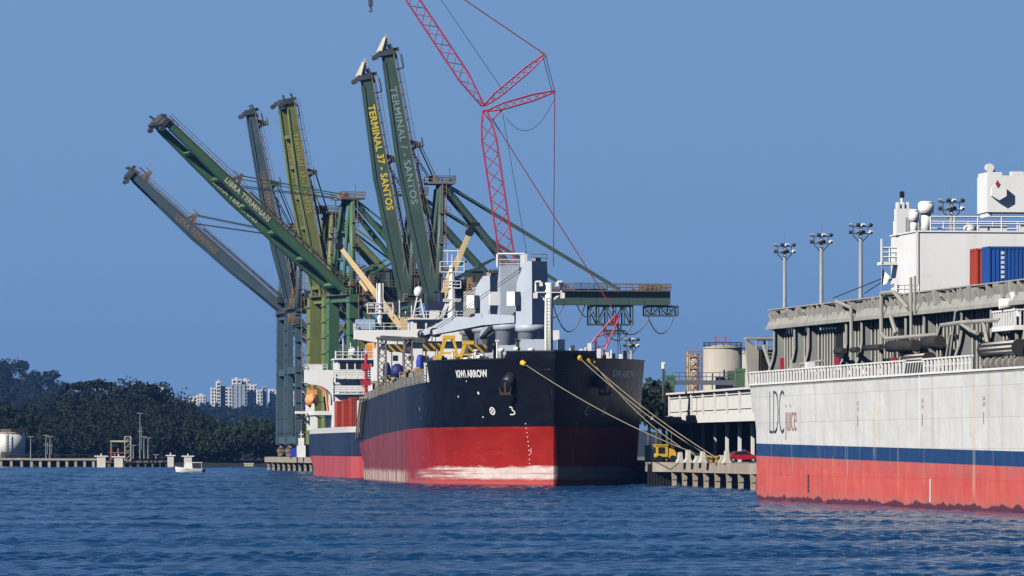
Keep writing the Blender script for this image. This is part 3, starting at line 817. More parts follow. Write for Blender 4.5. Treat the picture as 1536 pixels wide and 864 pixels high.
# bridge and accommodation block
mb = MB()
for z0, z1, hw, y0 in ((11.4, 14.2, 12.2, 151), (14.2, 17.0, 11.8, 152), (17.0, 19.8, 11.4, 152.5), (19.8, 20.7, 11.0, 152.8)): mb.bx(-hw, hw, y0, 168, z0, z1)
mb.build('accommodation_block', WHITE, ship)
mb = MB()
y0 = 151.5
zlo, zhi = 20.7, 22.3
for sx in (-1, 1):
    mb.prism([(sx * 8, zlo - .9), (sx * 8, zhi), (sx * 15.2, zhi), (sx * 15.2, zlo + .25)], 'y', y0, y0 + 4.2)
mb.bx(-8, 8, y0, 164, zlo - .05, zhi)
mb.build('bridge_wings', WHITE, ship)
mb = MB(); mb.bx(-6.6, 6.6, y0 + 1.2, 163, zhi, zhi + 1.6); mb.bx(-7.0, 7.0, y0 + .7, 163.4, zhi + 1.6, zhi + 1.8); wh = mb.build('wheelhouse', WHITE, ship)
for i in range(8):
    mb = MB(); x = -5.4 + i * 1.54; mb.bx(x - .58, x + .58, y0 + 1.12, y0 + 1.25, zhi + .25, zhi + 1.25); mb.build('window', GLASS, wh)
mb = MB(); mb.rail([(-15.2, y0, zhi), (-15.2, y0 + 4.2, zhi)], 1, .05); mb.rail([(-6.8, y0 + .9, zhi + 1.8), (6.8, y0 + .9, zhi + 1.8)], 1.0, .05)
mb.rail([(-15.1, y0 + .2, zhi), (-6.7, y0 + .2, zhi)], 1.0, .05)
mb.build('bridge_rail', WHITE2, ship)
mb = MB(); mb.bx(-15.0, -12.2, y0 + .6, y0 + 3.4, zhi, zhi + 1.6); mb.build('wing_windbreak', paint('pale blue awning', (.35, .45, .62), .5, .1), ship)
for zr in (15.0, 17.8):
    for i in range(9):
        mb = MB(); x = -9.2 + i * 2.3; yf = {15.0: 152, 17.8: 152.5}[zr]
        mb.bx(x - .35, x + .35, yf - .08, yf + .05, zr, zr + .75); mb.build('porthole', GLASS, bpy.data.objects['accommodation_block'])
yz = y0 + 4
def lattice_mast(px, ytop, ybot, y, w, arms, name, mat=WHITE2):
    p, q = K.at(px, ybot, y), K.at(px, ytop, y); mb = MB()
    p.z = zhi + 1.75
    mb.tube(p, q, w * .35, w * .2, n=8)
    for py, aw, hh in arms:
        c = K.at(px, py, y); mb.box(c, (aw, 1.0, .14)); mb.rail([(c.x - aw/2, y - .5, c.z), (c.x + aw/2, y - .5, c.z)], hh, .07, 2, 1.2)
    return mb, p, q
mb, p, q = lattice_mast(678, 398, 480, yz, 1.9, [(408, 3.6, 1.5), (432, 2.6, 1.0), (452, 2.6, .3)], 'm')
for dx in (-.7, 0, .9): mb.tube(q + Vector((dx, 0, 0)), q + Vector((dx, 0, 1.6 + abs(dx))), .07, n=5)
mb.bar((p.x - 1.6, yz, p.z), (p.x - .1, yz, p.z + 4), .5, .5); mb.tube(q + Vector((-1.3, 0, 2.1)), q + Vector((1.3, 0, 2.1)), .12, n=5)
mb.build('main_mast', WHITE2, ship)
mb, p, q = lattice_mast(570, 425, 490, yz, 1.2, [(470, 3.8, 1.5)], 'm')
p.z = zhi
for dx in (-.45, .45): mb.tube((p.x + dx, yz, p.z + 2.5), (q.x + dx, yz, q.z), .1, n=5)
for k in range(6): mb.tube((p.x - .45, yz, p.z + 3 + k * .7), (p.x + .45, yz, p.z + 3 + k * .7), .07, n=4)
mb.tube((p.x, yz, zhi - .2), (p.x, yz, zhi + 3), .35, n=7)
mb.build('radar_mast', WHITE2, ship)
mb = MB(); p = K.at(628, 437, yz); mb.lathe((p.x, yz, p.z - .9), [(.25, 0), (.6, .3), (.72, .9), (.55, 1.4), (.1, 1.65)], 12)
for dx in (-.9, .9): mb.tube((p.x + dx, yz, zhi + 1.75), (p.x + dx * .2, yz, p.z - .7), .12, n=5)
for k in range(4): z = zhi + 2.1 + k; mb.tube((p.x - .7 + k*.12, yz, z), (p.x + .7 - k*.12, yz, z + .5), .06, n=4)
mb.build('satellite_dome', WHITE2, ship)
mb = MB(); p = K.at(612, 495, yz)
for k in range(5): mb.tube((p.x + k * .9 - 3, yz + 1, zhi + 1.75), (p.x + k * .9 - 3, yz + 1, zhi + 1.75 + 1.2 + (k % 3) * .8), .09, n=5)
mb.box((p.x + 4, yz + 1, zhi + 2.4), (1.5, 1, 1.2)); mb.build('antennas', WHITE2, ship)
mb = MB(); mb.bx(-3.2, 3.2, 168.4, 174, 11.5, 27.0); mb.bx(-3.4, 3.4, 168.2, 174.2, 24.8, 25.6)
mb.tube((-1, 171, 27), (-1, 171, 28.4), .6, n=9); mb.tube((1.2, 171, 27), (1.2, 171, 28), .5, n=9)
mb.build('funnel', paint('funnel dark blue', (.02, .03, .07), .5, .2), ship)

# bare lattice posts and striped beams on deck
for px in (573, 612):
    y = 112 if px == 573 else 100; p, q = K.at(px, 558, y), K.at(px, 507, y); mb = MB()
    mb.lattice((p.x, y, ZD(y)), (q.x, y, q.z), 1.1, 1.1, .11, .07, 1.0); mb.box((q.x, y, q.z), (1.6, 1.6, .3)); mb.build('lattice_post', paint('rusty lattice steel', (.20, .17, .14), .7, .3, .9, rust=.8), ship)
mb = MB(); p, q = K.at(573, 507, 112), K.at(640, 514, 95); mb.bar((p.x, 112, p.z), (q.x, 95, q.z + .3), .5, .7); mb.build('stowed_beam', DGREY, ship)
# ------------------------------------------------------------------ ship to shore gantry cranes
RUSTY = paint('rusty walkway steel', (.20, .15, .10), .8, .3, .8, rust=.8, rustcol=(.16, .07, .03))
DKHOUSE = paint('dark machinery house', (.04, .06, .05), .6, .3, .5, rust=.5)
OCHR = paint('ochre machinery', (.34, .20, .08), .7, .3, .8, rust=.5)
def sts_crane(label, px, d, deg, H, A, G, RB, Lb, al, hb, gs, mat, txt, tmat, t0, t1, overhang=2.0, W_=13.0, leg=1.5, tip_mat=None, tfrac=(.2, .8), both=True, stays=2, tail=False, bold=.02):
    loc = W(px, HZ, d); t = thing('gantry_crane', label, 'gantry crane', (loc.x, d, 0), R(deg), 'ship to shore gantry cranes')
    hw = W_ / 2; z0 = QZ + .05
    for x in (0, G):
        for y in (-hw, hw):
            mb = MB(); mb.bar((x, y, z0 + 2.6), (x, y * .93, H - .1), leg, leg * .85, leg * .9, leg * .8, up=(0, 1, 0))
            if x == 0:
                for k in range(9): z = z0 + 5 + k * 3.2; mb.bx(x - leg * .55, x + leg * .55, y - leg * .5, y + leg * .5, z, z + .18)
            mb.build('leg', mat, t)
            mb = MB(); mb.bx(x - .5, x + .5, y - 2.2, y + 2.2, z0 + .9, z0 + 1.7)
            for k in range(4): mb.tube((x - .3, y - 1.8 + k * 1.2, z0 + .45), (x + .3, y - 1.8 + k * 1.2, z0 + .45), .45, n=10)
            mb.bar((x, y - 1.2, z0 + 1.7), (x, y, z0 + 2.8), .6); mb.bar((x, y + 1.2, z0 + 1.7), (x, y, z0 + 2.8), .6)
            mb.build('bogie', RUSTY, t)
        mb = MB(); mb.bx(x - .6, x + .6, -hw - .4, hw + .4, z0 + 2.8, z0 + 4.3); mb.build('sill_beam', mat, t)
        mb = MB(); mb.bx(x - .62, x + .62, -hw, hw, 20.6, 22.0); mb.build('portal_tie', mat, t)
        mb = MB(); mb.bx(x - .66, x + .66, -hw - .3, hw + .3, H - 1.4, H); mb.build('top_tie', mat, t)
    for y in (-hw, hw):
        mb = MB(); mb.bar((0, y * 1.01, 21.3), (G, y * 1.01, 21.3), .9, 1.3); mb.build('portal_beam', mat, t)
        mb = MB(); mb.bar((0, y * .97, H - 2.5), (G, y * 1.0, 22.4), .7, .9); mb.build('brace', mat, t)
        mb = MB(); mb.bar((0, y * 1.0, 20.4), (G, y * 1.02, 8), .6, .8); mb.build('brace', mat, t)
    mb = MB(); mb.rail([(0, -hw - .6, 22), (G, -hw - .6, 22)], 1.1, .06); mb.build('walkway', RUSTY, t)
    mb = MB(); mb.rail([(-.8, -hw, H), (-.8, hw, H)], 1.1, .06); mb.bx(-1.6, -.7, -hw - .5, hw + .5, H - .1, H); mb.build('hinge_platform', RUSTY, t)
    # main girders
    for y in (-gs / 2, gs / 2):
        mb = MB(); mb.bx(-overhang + .4, G + RB, y - .5, y + .5, H + .02, H + hb)
        for k in range(int((G + RB) / 3)): mb.bx(k * 3, k * 3 + .12, y - .56, y + .56, H + .1, H + hb - .1)
        mb.build('main_girder', mat, t)
    mb = MB()
    for k in range(5): x = G * .2 + (G * .8 + RB - .5) * k / 4; mb.bx(x - .4, x + .4, -gs / 2 + .5, gs / 2 - .5, H + .5, H + hb - .4)
    mb.build('girder_tie', mat, t)
    mb = MB(); yo = -gs / 2 - 1.1
    mb.bx(0, G + RB, yo - .4, -gs / 2 - .55, H + hb - .25, H + hb - .1); mb.rail([(0, yo - .35, H + hb - .1), (G + RB, yo - .35, H + hb - .1)], 1.1, .06, 2, 2.5)
    mb.build('girder_walkway', RUSTY, t)
    # pylon and stays
    for y in (-1, 1):
        mb = MB(); mb.tube((0, y * hw * .9, H), (1.2, y * 2.4, A), .75, .55, n=10); mb.build('pylon_leg', mat, t)
        mb = MB(); mb.tube((-overhang + .8, y * gs / 2, H + hb), (.6, y * 2.2, A - 1), .4, .35, n=8); mb.build('pylon_strut', mat, t)
        mb = MB(); mb.tube((1.6, y * 2.2, A - .5), (G - .5, y * gs / 2, H + hb + .1), .6, n=8); mb.build('back_leg', mat, t)
        mb = MB(); mb.bar((1.8, y * 1.9, A), (G + RB * .64, y * gs / 2, H + hb + .2), .28, .34); mb.build('backstay', mat, t)
    mb = MB(); mb.bx(-1.4, 3.6, -3.2, 3.2, A - .2, A + .2); mb.rail([(-1.4, -3.2, A + .2), (3.6, -3.2, A + .2), (3.6, 3.2, A + .2), (-1.4, 3.2, A + .2)], 1.1, .07, 2, 1.5)
    mb.tube((-.6, 0, A + .2), (-.6, 0, A + 1.4), .5, n=8); mb.tube((3, 1, A), (3, 1, A + 3), .08, n=4); mb.tube((.2, -1.5, A + .7), (.2, 1.5, A + .7), .6, n=10)
    mb.build('apex_platform', RUSTY, t)
    mb = MB(); z = H + hb + .4
    mb.bar((.2, -hw * .75, z + 5), (.2, hw * .75, z + 5), .4); mb.bar((.7, -hw*.55, (A + H)/2 + 3), (.7, hw*.55, (A + H)/2 + 3), .4); mb.build('pylon_tie', mat, t)
    mb = MB(); mb.ladder((.9, -hw * .9 - .9, H), (1.6, -3.2, A), .7, side=(1, 0, 0), r=.07, step=.8)
    for k in range(3): 
        f = .25 + .25 * k; c = Vector((.9, -hw * .9 - .9, H)).lerp(Vector((1.6, -3.2, A)), f); mb.bx(c.x - 1.0, c.x + 1.0, c.y - .7, c.y + .5, c.z - .1, c.z); mb.rail([(c.x - 1, c.y - .7, c.z), (c.x + 1, c.y - .7, c.z)], 1.1, .06, 2, 1)
    mb.build('pylon_ladder', RUSTY, t)
    # stair tower on the near waterside leg
    mb = MB(); x1, yy = 1.0, -hw - 1.6
    for k in range(int((H - 6) / 3)):
        za, zb = z0 + 4 + k * 3, z0 + 7 + k * 3; xa, xb = (x1, x1 + 2.2) if k % 2 else (x1 + 2.2, x1)
        mb.bar((xa, yy, za), (xb, yy, zb), .7, .12); mb.bx(xb - .6, xb + .6, yy - .6, yy + .6, zb - .08, zb); mb.tube((xa, yy - .4, za + 1), (xb, yy - .4, zb + 1), .05, n=4)
    for xx in (x1 - .5, x1 + 2.7): mb.tube((xx, yy, z0 + 3), (xx, yy, H), .09, n=5)
    mb.build('stair_tower', RUSTY, t)
    # machinery house, trolley and cab
    mb = MB(); mb.bx(G * .62, G + 2.5, -gs / 2 - .4, gs / 2 + .4, H + hb + .15, H + hb + 3.2); mb.bx(G * .6, G + 2.7, -gs / 2 - .7, gs / 2 + .7, H + hb + 3.2, H + hb + 3.4)
    for k in range(5): mb.bx(G * .66 + k * 1.5, G * .66 + k * 1.5 + .6, -gs / 2 - .5, -gs / 2 - .38, H + hb + .9, H + hb + 2.6)
    mh = mb.build('machinery_house', DKHOUSE, t)
    rg = random.Random(int(d))
    for k in range(16):                                          # winches, cabinets and landings crowding the girder head
        mb = MB(); x, y = rg.uniform(-1.5, G * .6), rg.choice((-1, 1)) * rg.uniform(gs / 2 + .3, hw); z = rg.choice((H, H, H + hb, H - 3.2))
        w_, dp, h_ = rg.uniform(.5, 1.6), rg.uniform(.5, 1.4), rg.uniform(.6, 2.2)
        mb.bx(x - w_ / 2, x + w_ / 2, y - dp / 2, y + dp / 2, z + .05, z + h_); mb.bx(x - w_ * .8, x + w_ * .8, y - dp * .8, y + dp * .8, z - .08, z + .04)
        mb.rail([(x - w_ * .8, y - dp * .8, z), (x + w_ * .8, y - dp * .8, z)], 1.1, .05, 2, .9)
        mb.build(rg.choice(('winch', 'electric_cabinet', 'landing')), rg.choice((RUSTY, RUSTY, OCHR, DKHOUSE)), t)
    for y in (-hw, hw):
        mb = MB(); mb.bar((G, y * .97, H - 2), (G * .45, y * .99, 22.2), .5, .6); mb.build('brace', mat, t)
        mb = MB(); mb.bar((.2, y * .8, H + hb), (G * .62, y * gs / 2 / hw, A - (A - H) * .62), .35); mb.build('pylon_brace', mat, t)
    mb = MB(); xc = G * .55
    mb.bx(xc - 2.6, xc + 2.6, -gs / 2 - .7, gs / 2 + .7, H - 1.0, H - .1); mb.bx(xc - 1.8, xc + 1.8, -1.2, 1.2, H - 1.6, H - 1.0)
    mb.build('trolley', RUSTY, t)
    mb = MB(); mb.bx(xc - 1.1, xc + 1.1, -gs / 2 - .4, -gs / 2 + 1.6, H - 3.6, H - 1.05); mb.build('operator_cab', WHITE2, t)
    # boom: two girders hinged at the waterside
    a_ = R(al); U = Vector((-math.cos(a_), 0, math.sin(a_))); V = Vector((math.sin(a_), 0, math.cos(a_))); hg = Vector((-overhang, 0, H + .2))
    def B(u, y, w): return hg + U * u + V * w + Vector((0, y, 0))
    for y in (-gs / 2, gs / 2):
        mb = MB()
        e = [(0, hb * .3), (Lb * .3, hb * .02), (Lb * .55, 0), (Lb * .97, hb * .36), (Lb, hb * .5), (Lb, hb), (0, hb)]; n = len(e)
        vs = [B(u, y - .45, w) for u, w in e] + [B(u, y + .45, w) for u, w in e]
        mb.add(vs, [tuple(range(n)), tuple(range(n, 2 * n))] + [(i, (i+1) % n, n + (i+1) % n, n + i) for i in range(n)])
        for wv in (0, hb):
            p_, q_ = (B(.2, y, hb), B(Lb * .995, y, hb)) if wv else (B(Lb * .55, y, 0), B(Lb * .96, y, hb * .35)); mb.bar(p_, q_, 1.25, .16, up=tuple(V))
        mb.bar(B(.2, y, hb * .29), B(Lb * .55, y, 0), 1.2, .15, up=tuple(V))
        bo = mb.build('boom_girder', mat, t)
        if txt and (both or y < 0):
            letters(txt, lambda u, v, y=y: B(Lb * (1 - t0) - Lb * (t1 - t0) * u, y - .5, hb * (tfrac[0] + (tfrac[1] - tfrac[0]) * v)), 'lettering', tmat, bo, bold=bold, space=1.08)
    for k in range(7):
        mb = MB(); u = 1.5 + (Lb - 2.5) * k / 6; mb.bar(B(u, -gs / 2 + .45, hb * .55), B(u, gs / 2 - .45, hb * .55), .7, hb * .5, up=tuple(V)); mb.build('boom_tie', mat, t)
    mb = MB()
    p_, q_ = B(1, -gs / 2 - .9, hb), B(Lb, -gs / 2 - .9, hb); mb.bar(p_, q_, .8, .1, up=tuple(V))
    for o in (.55, 1.1): mb.tube(p_ + V * o, q_ + V * o, .06, n=4)
    for k in range(int(Lb / 2.4)): c = p_.lerp(q_, k * 2.4 / Lb); mb.tube(c, c + V * 1.1, .05, n=4)
    p_, q_ = B(1, gs / 2 + .5, hb), B(Lb, gs / 2 + .5, hb)
    for k in range(int(Lb / 2.4)): c = p_.lerp(q_, k * 2.4 / Lb); mb.tube(c, c + V * .9, .05, n=4)
    mb.tube(p_ + V * .9, q_ + V * .9, .06, n=4)
    mb.build('boom_walkway', RUSTY, t)
    mb = MB()
    mb.bar(B(Lb - .2, -gs / 2 - .8, hb * .5), B(Lb - .2, gs / 2 + .8, hb * .5), .9, hb * .9, up=tuple(V)); mb.bar(B(Lb + .2, 0, hb * .2), B(Lb + .2, 0, hb * 1.5), gs * .6, .6, up=tuple(U))
    for y in (-gs / 2, gs / 2): mb.bar(B(Lb - 1.5, y, hb * 1.2), B(Lb + 1.4, y, hb * .9), .35); mb.tube(B(Lb - .6, y - .5, -.4), B(Lb - .6, y + .5, -.4), .5, n=9)
    mb.path([B(Lb - 3.4, 0, hb), B(Lb - 3.4, 0, hb + 1.7), B(Lb - .8, 0, hb + 1.7)], .11, 5)
    mb.build('boom_tip', DGREY, t)
    if tip_mat:
        mb = MB()
        for y in (-gs / 2, gs / 2): mb.bar(B(Lb, y * .8, hb * .3), B(Lb + 2.6, y * .2, hb * .75), .9, 1.5, .5, .6)
        mb.bar(B(Lb + 2.6, 0, hb * .75), B(Lb + 3.3, 0, hb * .9), .7, .5); mb.rail([B(Lb + 1.5, -1.2, hb * .9), B(Lb + 1.5, 1.2, hb * .9)], .9, .06)
        mb.build('tip_frame', tip_mat, t)
    for kf in ((.62, .93) if stays == 2 else (.62,)):
        u = Lb * kf
        for y in (-gs / 2, gs / 2): mb = MB(); mb.bar(B(u - .9, y, hb), B(u, y, hb + 1.9), .5); mb.bar(B(u + .9, y, hb), B(u, y, hb + 1.9), .5); mb.tube(B(u, y - .4, hb + 1.9), B(u, y + .4, hb + 1.9), .45, n=8); mb.build('stay_bracket', RUSTY, t)
        mb = MB(); mb.path([B(u - .5, 0, hb + 1.2), B(u - .5, 0, hb + 2.6), B(u + 1.2, 0, hb + 2.6)], .1, 5)
        mb.build('bracket_hoop', RUSTY, t)
    for y in (-1, 1):
        mb = MB(); mb.bar(B(Lb * .62, y * gs / 2, hb + 1.9), (.4, y * 2, A + .6), .18, .22); mb.build('forestay', mat, t)
        mb = MB(); mb.bar(B(Lb * .60, y * gs / 2 * .6, hb + .3), (-.2, y * 1.2, A), .14, .16); mb.build('hoist_rope', CABLE, t)
    mb = MB(); mb.tube(B(1, -gs / 2 - .2, hb + .9), B(Lb * .55, -gs / 2 - .2, hb + .7), .22, n=6); mb.build('boom_conduit', mat, t)
    if tail:
        x1 = G + RB
        for xa, xb, zz in ((x1 - 4.5, x1 + 1.5, H - 1.9), (x1 - 15, x1 - 7, H - 3.6)):
            mb = MB()
            for y in (-gs / 2, gs / 2):
                top = H - .1
                for z in (zz, top - .1): mb.bar((xa, y, z), (xb, y, z), .3)
                n = 5 if xb - xa > 6.5 else 4
                for k in range(n):
                    a1, b1 = xa + (xb - xa) * k / n, xa + (xb - xa) * (k + 1) / n
                    mb.bar((a1, y, zz), (a1, y, top), .25); mb.bar((a1, y, zz if k % 2 else top), (b1, y, top if k % 2 else zz), .2)
                mb.bar((xb, y, zz), (xb, y, top), .25)
            mb.bx(xa, xb, -gs / 2, gs / 2, zz - .12, zz - .02); mb.build('maintenance_truss', mat, t)
        mb = MB(); mb.bx(x1 - 12.5, x1 - 8.5, -2, 2, H - 4.9, H - 4.7); mb.rail([(x1 - 12.5, -2, H - 5.9), (x1 - 8.5, -2, H - 5.9)], 1.2, .12, 2, .9); mb.bar((x1 - 12, 0, H - 4.8), (x1 - 12, 0, H - 3.6), .2); mb.bar((x1 - 9, 0, H - 4.8), (x1 - 9, 0, H - 3.6), .2); mb.build('trolley_platform', mat, t)
        for k, (xa, xb, sg, z) in enumerate(((x1 - 27, x1 - 23, 4.2, H), (x1 - 24, x1 - 20, 2.4, H), (x1 - 22, x1 - 16, 5.0, H), (x1 - 17.5, x1 - 14, 2.2, H), (x1 - 13, x1 - 7, 3.4, H - 3.2), (x1 - 11, x1 - 4, 3.0, H - 2.5), (x1 - 4.3, x1 + .8, 3.4, H - 1.9))):
            mb = MB(); mb.path(catenary((xa, -gs / 2 - .2, z), (xb, -gs / 2 - .2, z), sg, 14), .12, 5); mb.build('festoon_cable', CABLE, t)
        mb = MB(); rg = random.Random(3); mb.bx(x1 - 6, x1 + .2, -gs / 2, gs / 2, H + hb, H + hb + .15)
        mb.rail([(x1 - 12, -gs / 2, H + hb), (x1 + .2, -gs / 2, H + hb)], 1.2, .07, 2, 1.2)
        for k in range(7): mb.box((x1 - 5.4 + k * .85, -.6, H + hb + .6), (.6, 2.0, rg.uniform(.5, 1.3)))
        mb.bx(x1 - 7, x1 - 6.5, -gs/2 + .1, gs/2 - .1, H + .4, H + hb + .3)
        mb.build('tail_gear', RUSTY, t)
    return t

SLATE = paint('slate crane paint', (.060, .100, .125), .55, .2, .3, rust=.25, streak=.25, streakcol=(.03, .05, .06))
GREEN = paint('green crane paint', (.075, .165, .085), .5, .18, .3, rust=.2, streak=.2, streakcol=(.03, .06, .035))
OLIVE = paint('olive crane paint', (.175, .210, .065), .55, .2, .3, rust=.25, streak=.3, streakcol=(.06, .08, .03))
DKGREEN = paint('dark green crane paint', (.058, .100, .082), .5, .18, .3, rust=.15, streak=.2, streakcol=(.02, .04, .035))
T_FADED = paint('faded brown lettering', (.26, .17, .12), .7, .3, 1.5)
T_CREAM = paint('cream lettering', (.70, .66, .50), .6, .3, 1.5, rust=.5, rustcol=(.10, .17, .09))
T_OCHRE = paint('ochre lettering', (.50, .42, .13), .6, .3, 1.5, rust=.8, rustcol=(.18, .20, .07))
T_YEL = paint('yellow lettering', (.72, .55, .05), .5, .2, 1.5, rust=.4, rustcol=(.10, .12, .07))
T_PALE = paint('pale grey lettering', (.24, .33, .32), .6, .3, 1.5, rust=.7, rustcol=(.06, .10, .085))
CREAM = paint('cream steel', (.48, .44, .36), .6, .2, .8, rust=.4)
sts_crane('slate blue gantry crane farthest along the quay, its faded boom lowered halfway to the left', 427, 1306, 10, 34.2, 51, 15, 10, 43.8, 41.3, 2.3, 4.0, SLATE, 'LIBRA TERMINAIS', T_FADED, .31, .58, leg=1.9, both=False, tfrac=(.2, .75), stays=2)
sts_crane('slate blue gantry crane with its faded boom raised nearly upright behind the lowered green boom', 441, 1268, 10, 34.3, 51, 15, 10, 42, 77.8, 2.2, 3.4, SLATE, 'LIBRA TERMINAIS', T_FADED, .31, .56, leg=1.3, both=False, stays=2)
sts_crane('olive green gantry crane with ochre lettering on its upright boom', 484, 1226, 16, 35.8, 53, 16, 10, 40, 79.4, 2.3, 6.8, OLIVE, 'TERMINAL 37 - SANTOS', T_OCHRE, .17, .58, leg=3.2, tfrac=(.38, .85), stays=1)
sts_crane('bright green gantry crane, its boom with cream lettering lowered halfway to the left', 514, 1190, 21, 35.2, 54.3, 17, 12, 49.3, 41.4, 1.8, 7.4, GREEN, 'LIBRA TERMINAIS', T_CREAM, .34, .585, leg=2.3, tfrac=(.25, .85), stays=1, bold=.035)
sts_crane('dark green gantry crane with bold yellow lettering on its upright boom', 611, 1140, 8, 32.6, 53.0, 18, 20, 43.0, 79.6, 2.65, 3.0, DKGREEN, 'TERMINAL 37 - SANTOS', T_YEL, .13, .60, tip_mat=CREAM, both=False, tfrac=(.35, .88), stays=1, bold=.03)
sts_crane('tallest dark green gantry crane, pale grey lettering on its upright boom and long girder', 651, 1110, 8, 31.4, 53.8, 18, 26, 46.9, 79.4, 2.75, 3.0, DKGREEN, 'TERMINAL / - SANTOS', T_PALE, .14, .61, tip_mat=CREAM, both=False, tfrac=(.35, .82), stays=1, tail=True)

# ------------------------------------------------------------------ red lattice crawler crane
cd = 1060.0
def CW(px, py): p = W(px, py, cd); return Vector((p.x - CX, 0, p.z - QZ))
CX = W(812, HZ, cd).x
cc = thing('crawler_crane', 'tall red lattice crawler crane with a luffing jib standing behind the black ship', 'crawler crane', (CX, cd, QZ), 0)
mb = MB()
for y in (-3.6, 3.6):
    mb = MB(); mb.prism([(-4.6, .3), (-4.0, 0), (4.0, 0), (4.6, .3), (4.6, 1.0), (4.0, 1.3), (-4.0, 1.3), (-4.6, 1.0)], 'y', y - .6, y + .6); mb.build('crawler_track', DGREY, cc)
mb = MB(); mb.bx(-1.5, 1.5, -3, 3, .4, 1.2); mb.tube((0, 0, 1.2), (0, 0, 1.7), 1.6, n=14); mb.bx(-2.5, 6.5, -1.7, 1.7, 1.7, 3.6); mb.build('crane_body', REDM, cc)
mb = MB(); mb.bx(5.2, 7.8, -2.6, 2.6, 1.6, 4.4); mb.build('counterweight', DGREY, cc)
mb = MB(); mb.bx(-2.6, -.6, -3.2, -1.75, 1.7, 4.0); mb.build('operator_cab', REDM, cc)
foot = Vector((-1.0, 0, 2.2)); head = CW(727, 166); kn = CW(724, 158)
mb = MB(); mb.lattice(foot, head, 2.6, 2.6, .17, .08, 2.5, (7, 4)); main = mb.build('main_boom', REDM, cc)
jt = CW(556, -96)
mb = MB(); mb.lattice(kn, jt, 1.9, 2.1, .14, .065, 1.9, (6, 6)); mb.build('luffing_jib', REDM, cc)
m1, m2 = CW(818, 82), CW(832, 137)
mb = MB(); mb.lattice(CW(727, 158), m1, 1.0, 1.1, .13, .06, 1.3, (3, 4)); mb.build('jib_mast', REDM, cc)
mb = MB(); mb.lattice(CW(732, 166), m2, 1.0, 1.1, .13, .06, 1.3, (3, 4)); mb.build('jib_mast', REDM, cc)
mb = MB(); mb.bar(CW(739, 180), CW(758, 160), .25); mb.build('mast_strut', REDM, cc)
sm_, st = Vector((-.5, 0, 2.8)), CW(926, 474)
mb = MB(); mb.lattice(sm_, st, 3.0, 3.0, .17, .09, 2.4, (5, 7)); mb.build('superlift_mast', REDM, cc)
LINE = paint('red pendant line', (.26, .05, .06), .6, .1); 
for a1, b1, r_, m_ in ((m1, jt, .11, LINE), (m1, m2, .07, CABLE), (m1 + Vector((-.6, 0, .5)), m2 + Vector((-.5, 0, 0)), .07, CABLE), (m2, CW(830, 400), .09, LINE), (CW(738, 178), st, .09, LINE),
                       (kn + Vector((4, 0, 2)), CW(662, 0), .05, CABLE), (CW(754, 170), CW(790, 380), .05, CABLE), (st, CW(946, 680), .07, CABLE), (st, CW(930, 680), .07, CABLE)):
    mb = MB(); mb.tube(a1, b1, r_, n=4); mb.build('pendant_line', m_, cc)
mb = MB(); mb.path(catenary(CW(760, 178), CW(831, 150), 3.6, 14), .05, 4); mb.build('slack_cable', CABLE, cc)
mb = MB(); mb.tube(jt, CW(556, -8), .05, n=4); mb.build('hoist_rope', CABLE, cc)
mb = MB(); h_ = CW(556, 3); mb.box(h_, (.8, .6, 1.5)); mb.box(h_ + Vector((0, 0, -.9)), (.4, .4, .6)); mb.path([h_ + Vector((0, 0, -1.1)), h_ + Vector((.3, 0, -1.5)), h_ + Vector((0, 0, -1.8)), h_ + Vector((-.35, 0, -1.5))], .12, 5); mb.build('hook_block', DGREY, cc)
# ------------------------------------------------------------------ gear standing on the black ship's deck
def KW(p): return K.world(p.x, p.y, p.z)
HAZ = None
def hazard_mat():
    m, n, l, b = nodes_of('black and yellow stripes')
    sp = n.new('ShaderNodeSeparateXYZ'); l.new(n.new('ShaderNodeTexCoord').outputs['Object'], sp.inputs[0])
    f = math_(n, l, 'FRACT', math_(n, l, 'MULTIPLY', math_(n, l, 'ADD', sp.outputs['X'], sp.outputs['Z']), .9))
    l.new(mix(n, l, ramp(n, l, f, .33, .37), (.50, .30, .03), (.02, .02, .02)), b.inputs['Base Color']); b.inputs['Roughness'].default_value = .5
    return m
HAZ = hazard_mat()
def grab(px, py, s, lab, sc=1.0):
    p = K.at(px, py, s); zb = ZD(s) + 2.6; w = K.world(p.x, s, zb)
    t = thing('cargo_grab', lab, 'cargo grab', w, K.a, 'yellow grabs on the deck'); H_ = (p.z - zb)
    mb = MB()
    for sx in (-1, 1): mb.bar((sx * 1.6 * sc, 0, .1), (sx * .45 * sc, 0, H_), .32, .32); mb.bar((sx * 1.6 * sc, 2, .1), (sx * .45 * sc, 2, H_), .32)
    mb.bar((-.8 * sc, 1, H_), (.8 * sc, 1, H_), 2.4, .5); mb.bar((-1.1 * sc, 0, H_ * .5), (1.1 * sc, 0, H_ * .5), .25); mb.build('frame', YELLOW, t)
    for sx in (-1, 1):
        mb = MB(); mb.prism([(sx * .1, .1), (sx * 1.5 * sc, .3), (sx * 1.35 * sc, 1.4), (sx * .3, 1.6)], 'y', .3, 1.7); mb.build('bucket_shell', NAVY if sx < 0 else YELLOW, t)
    return t
grab(674, 506, 72, 'tall yellow A frame grab left of the grey crane pedestals', 1.0)
grab(703, 514, 56, 'squat yellow grab standing right of the tall yellow A frame', .85)
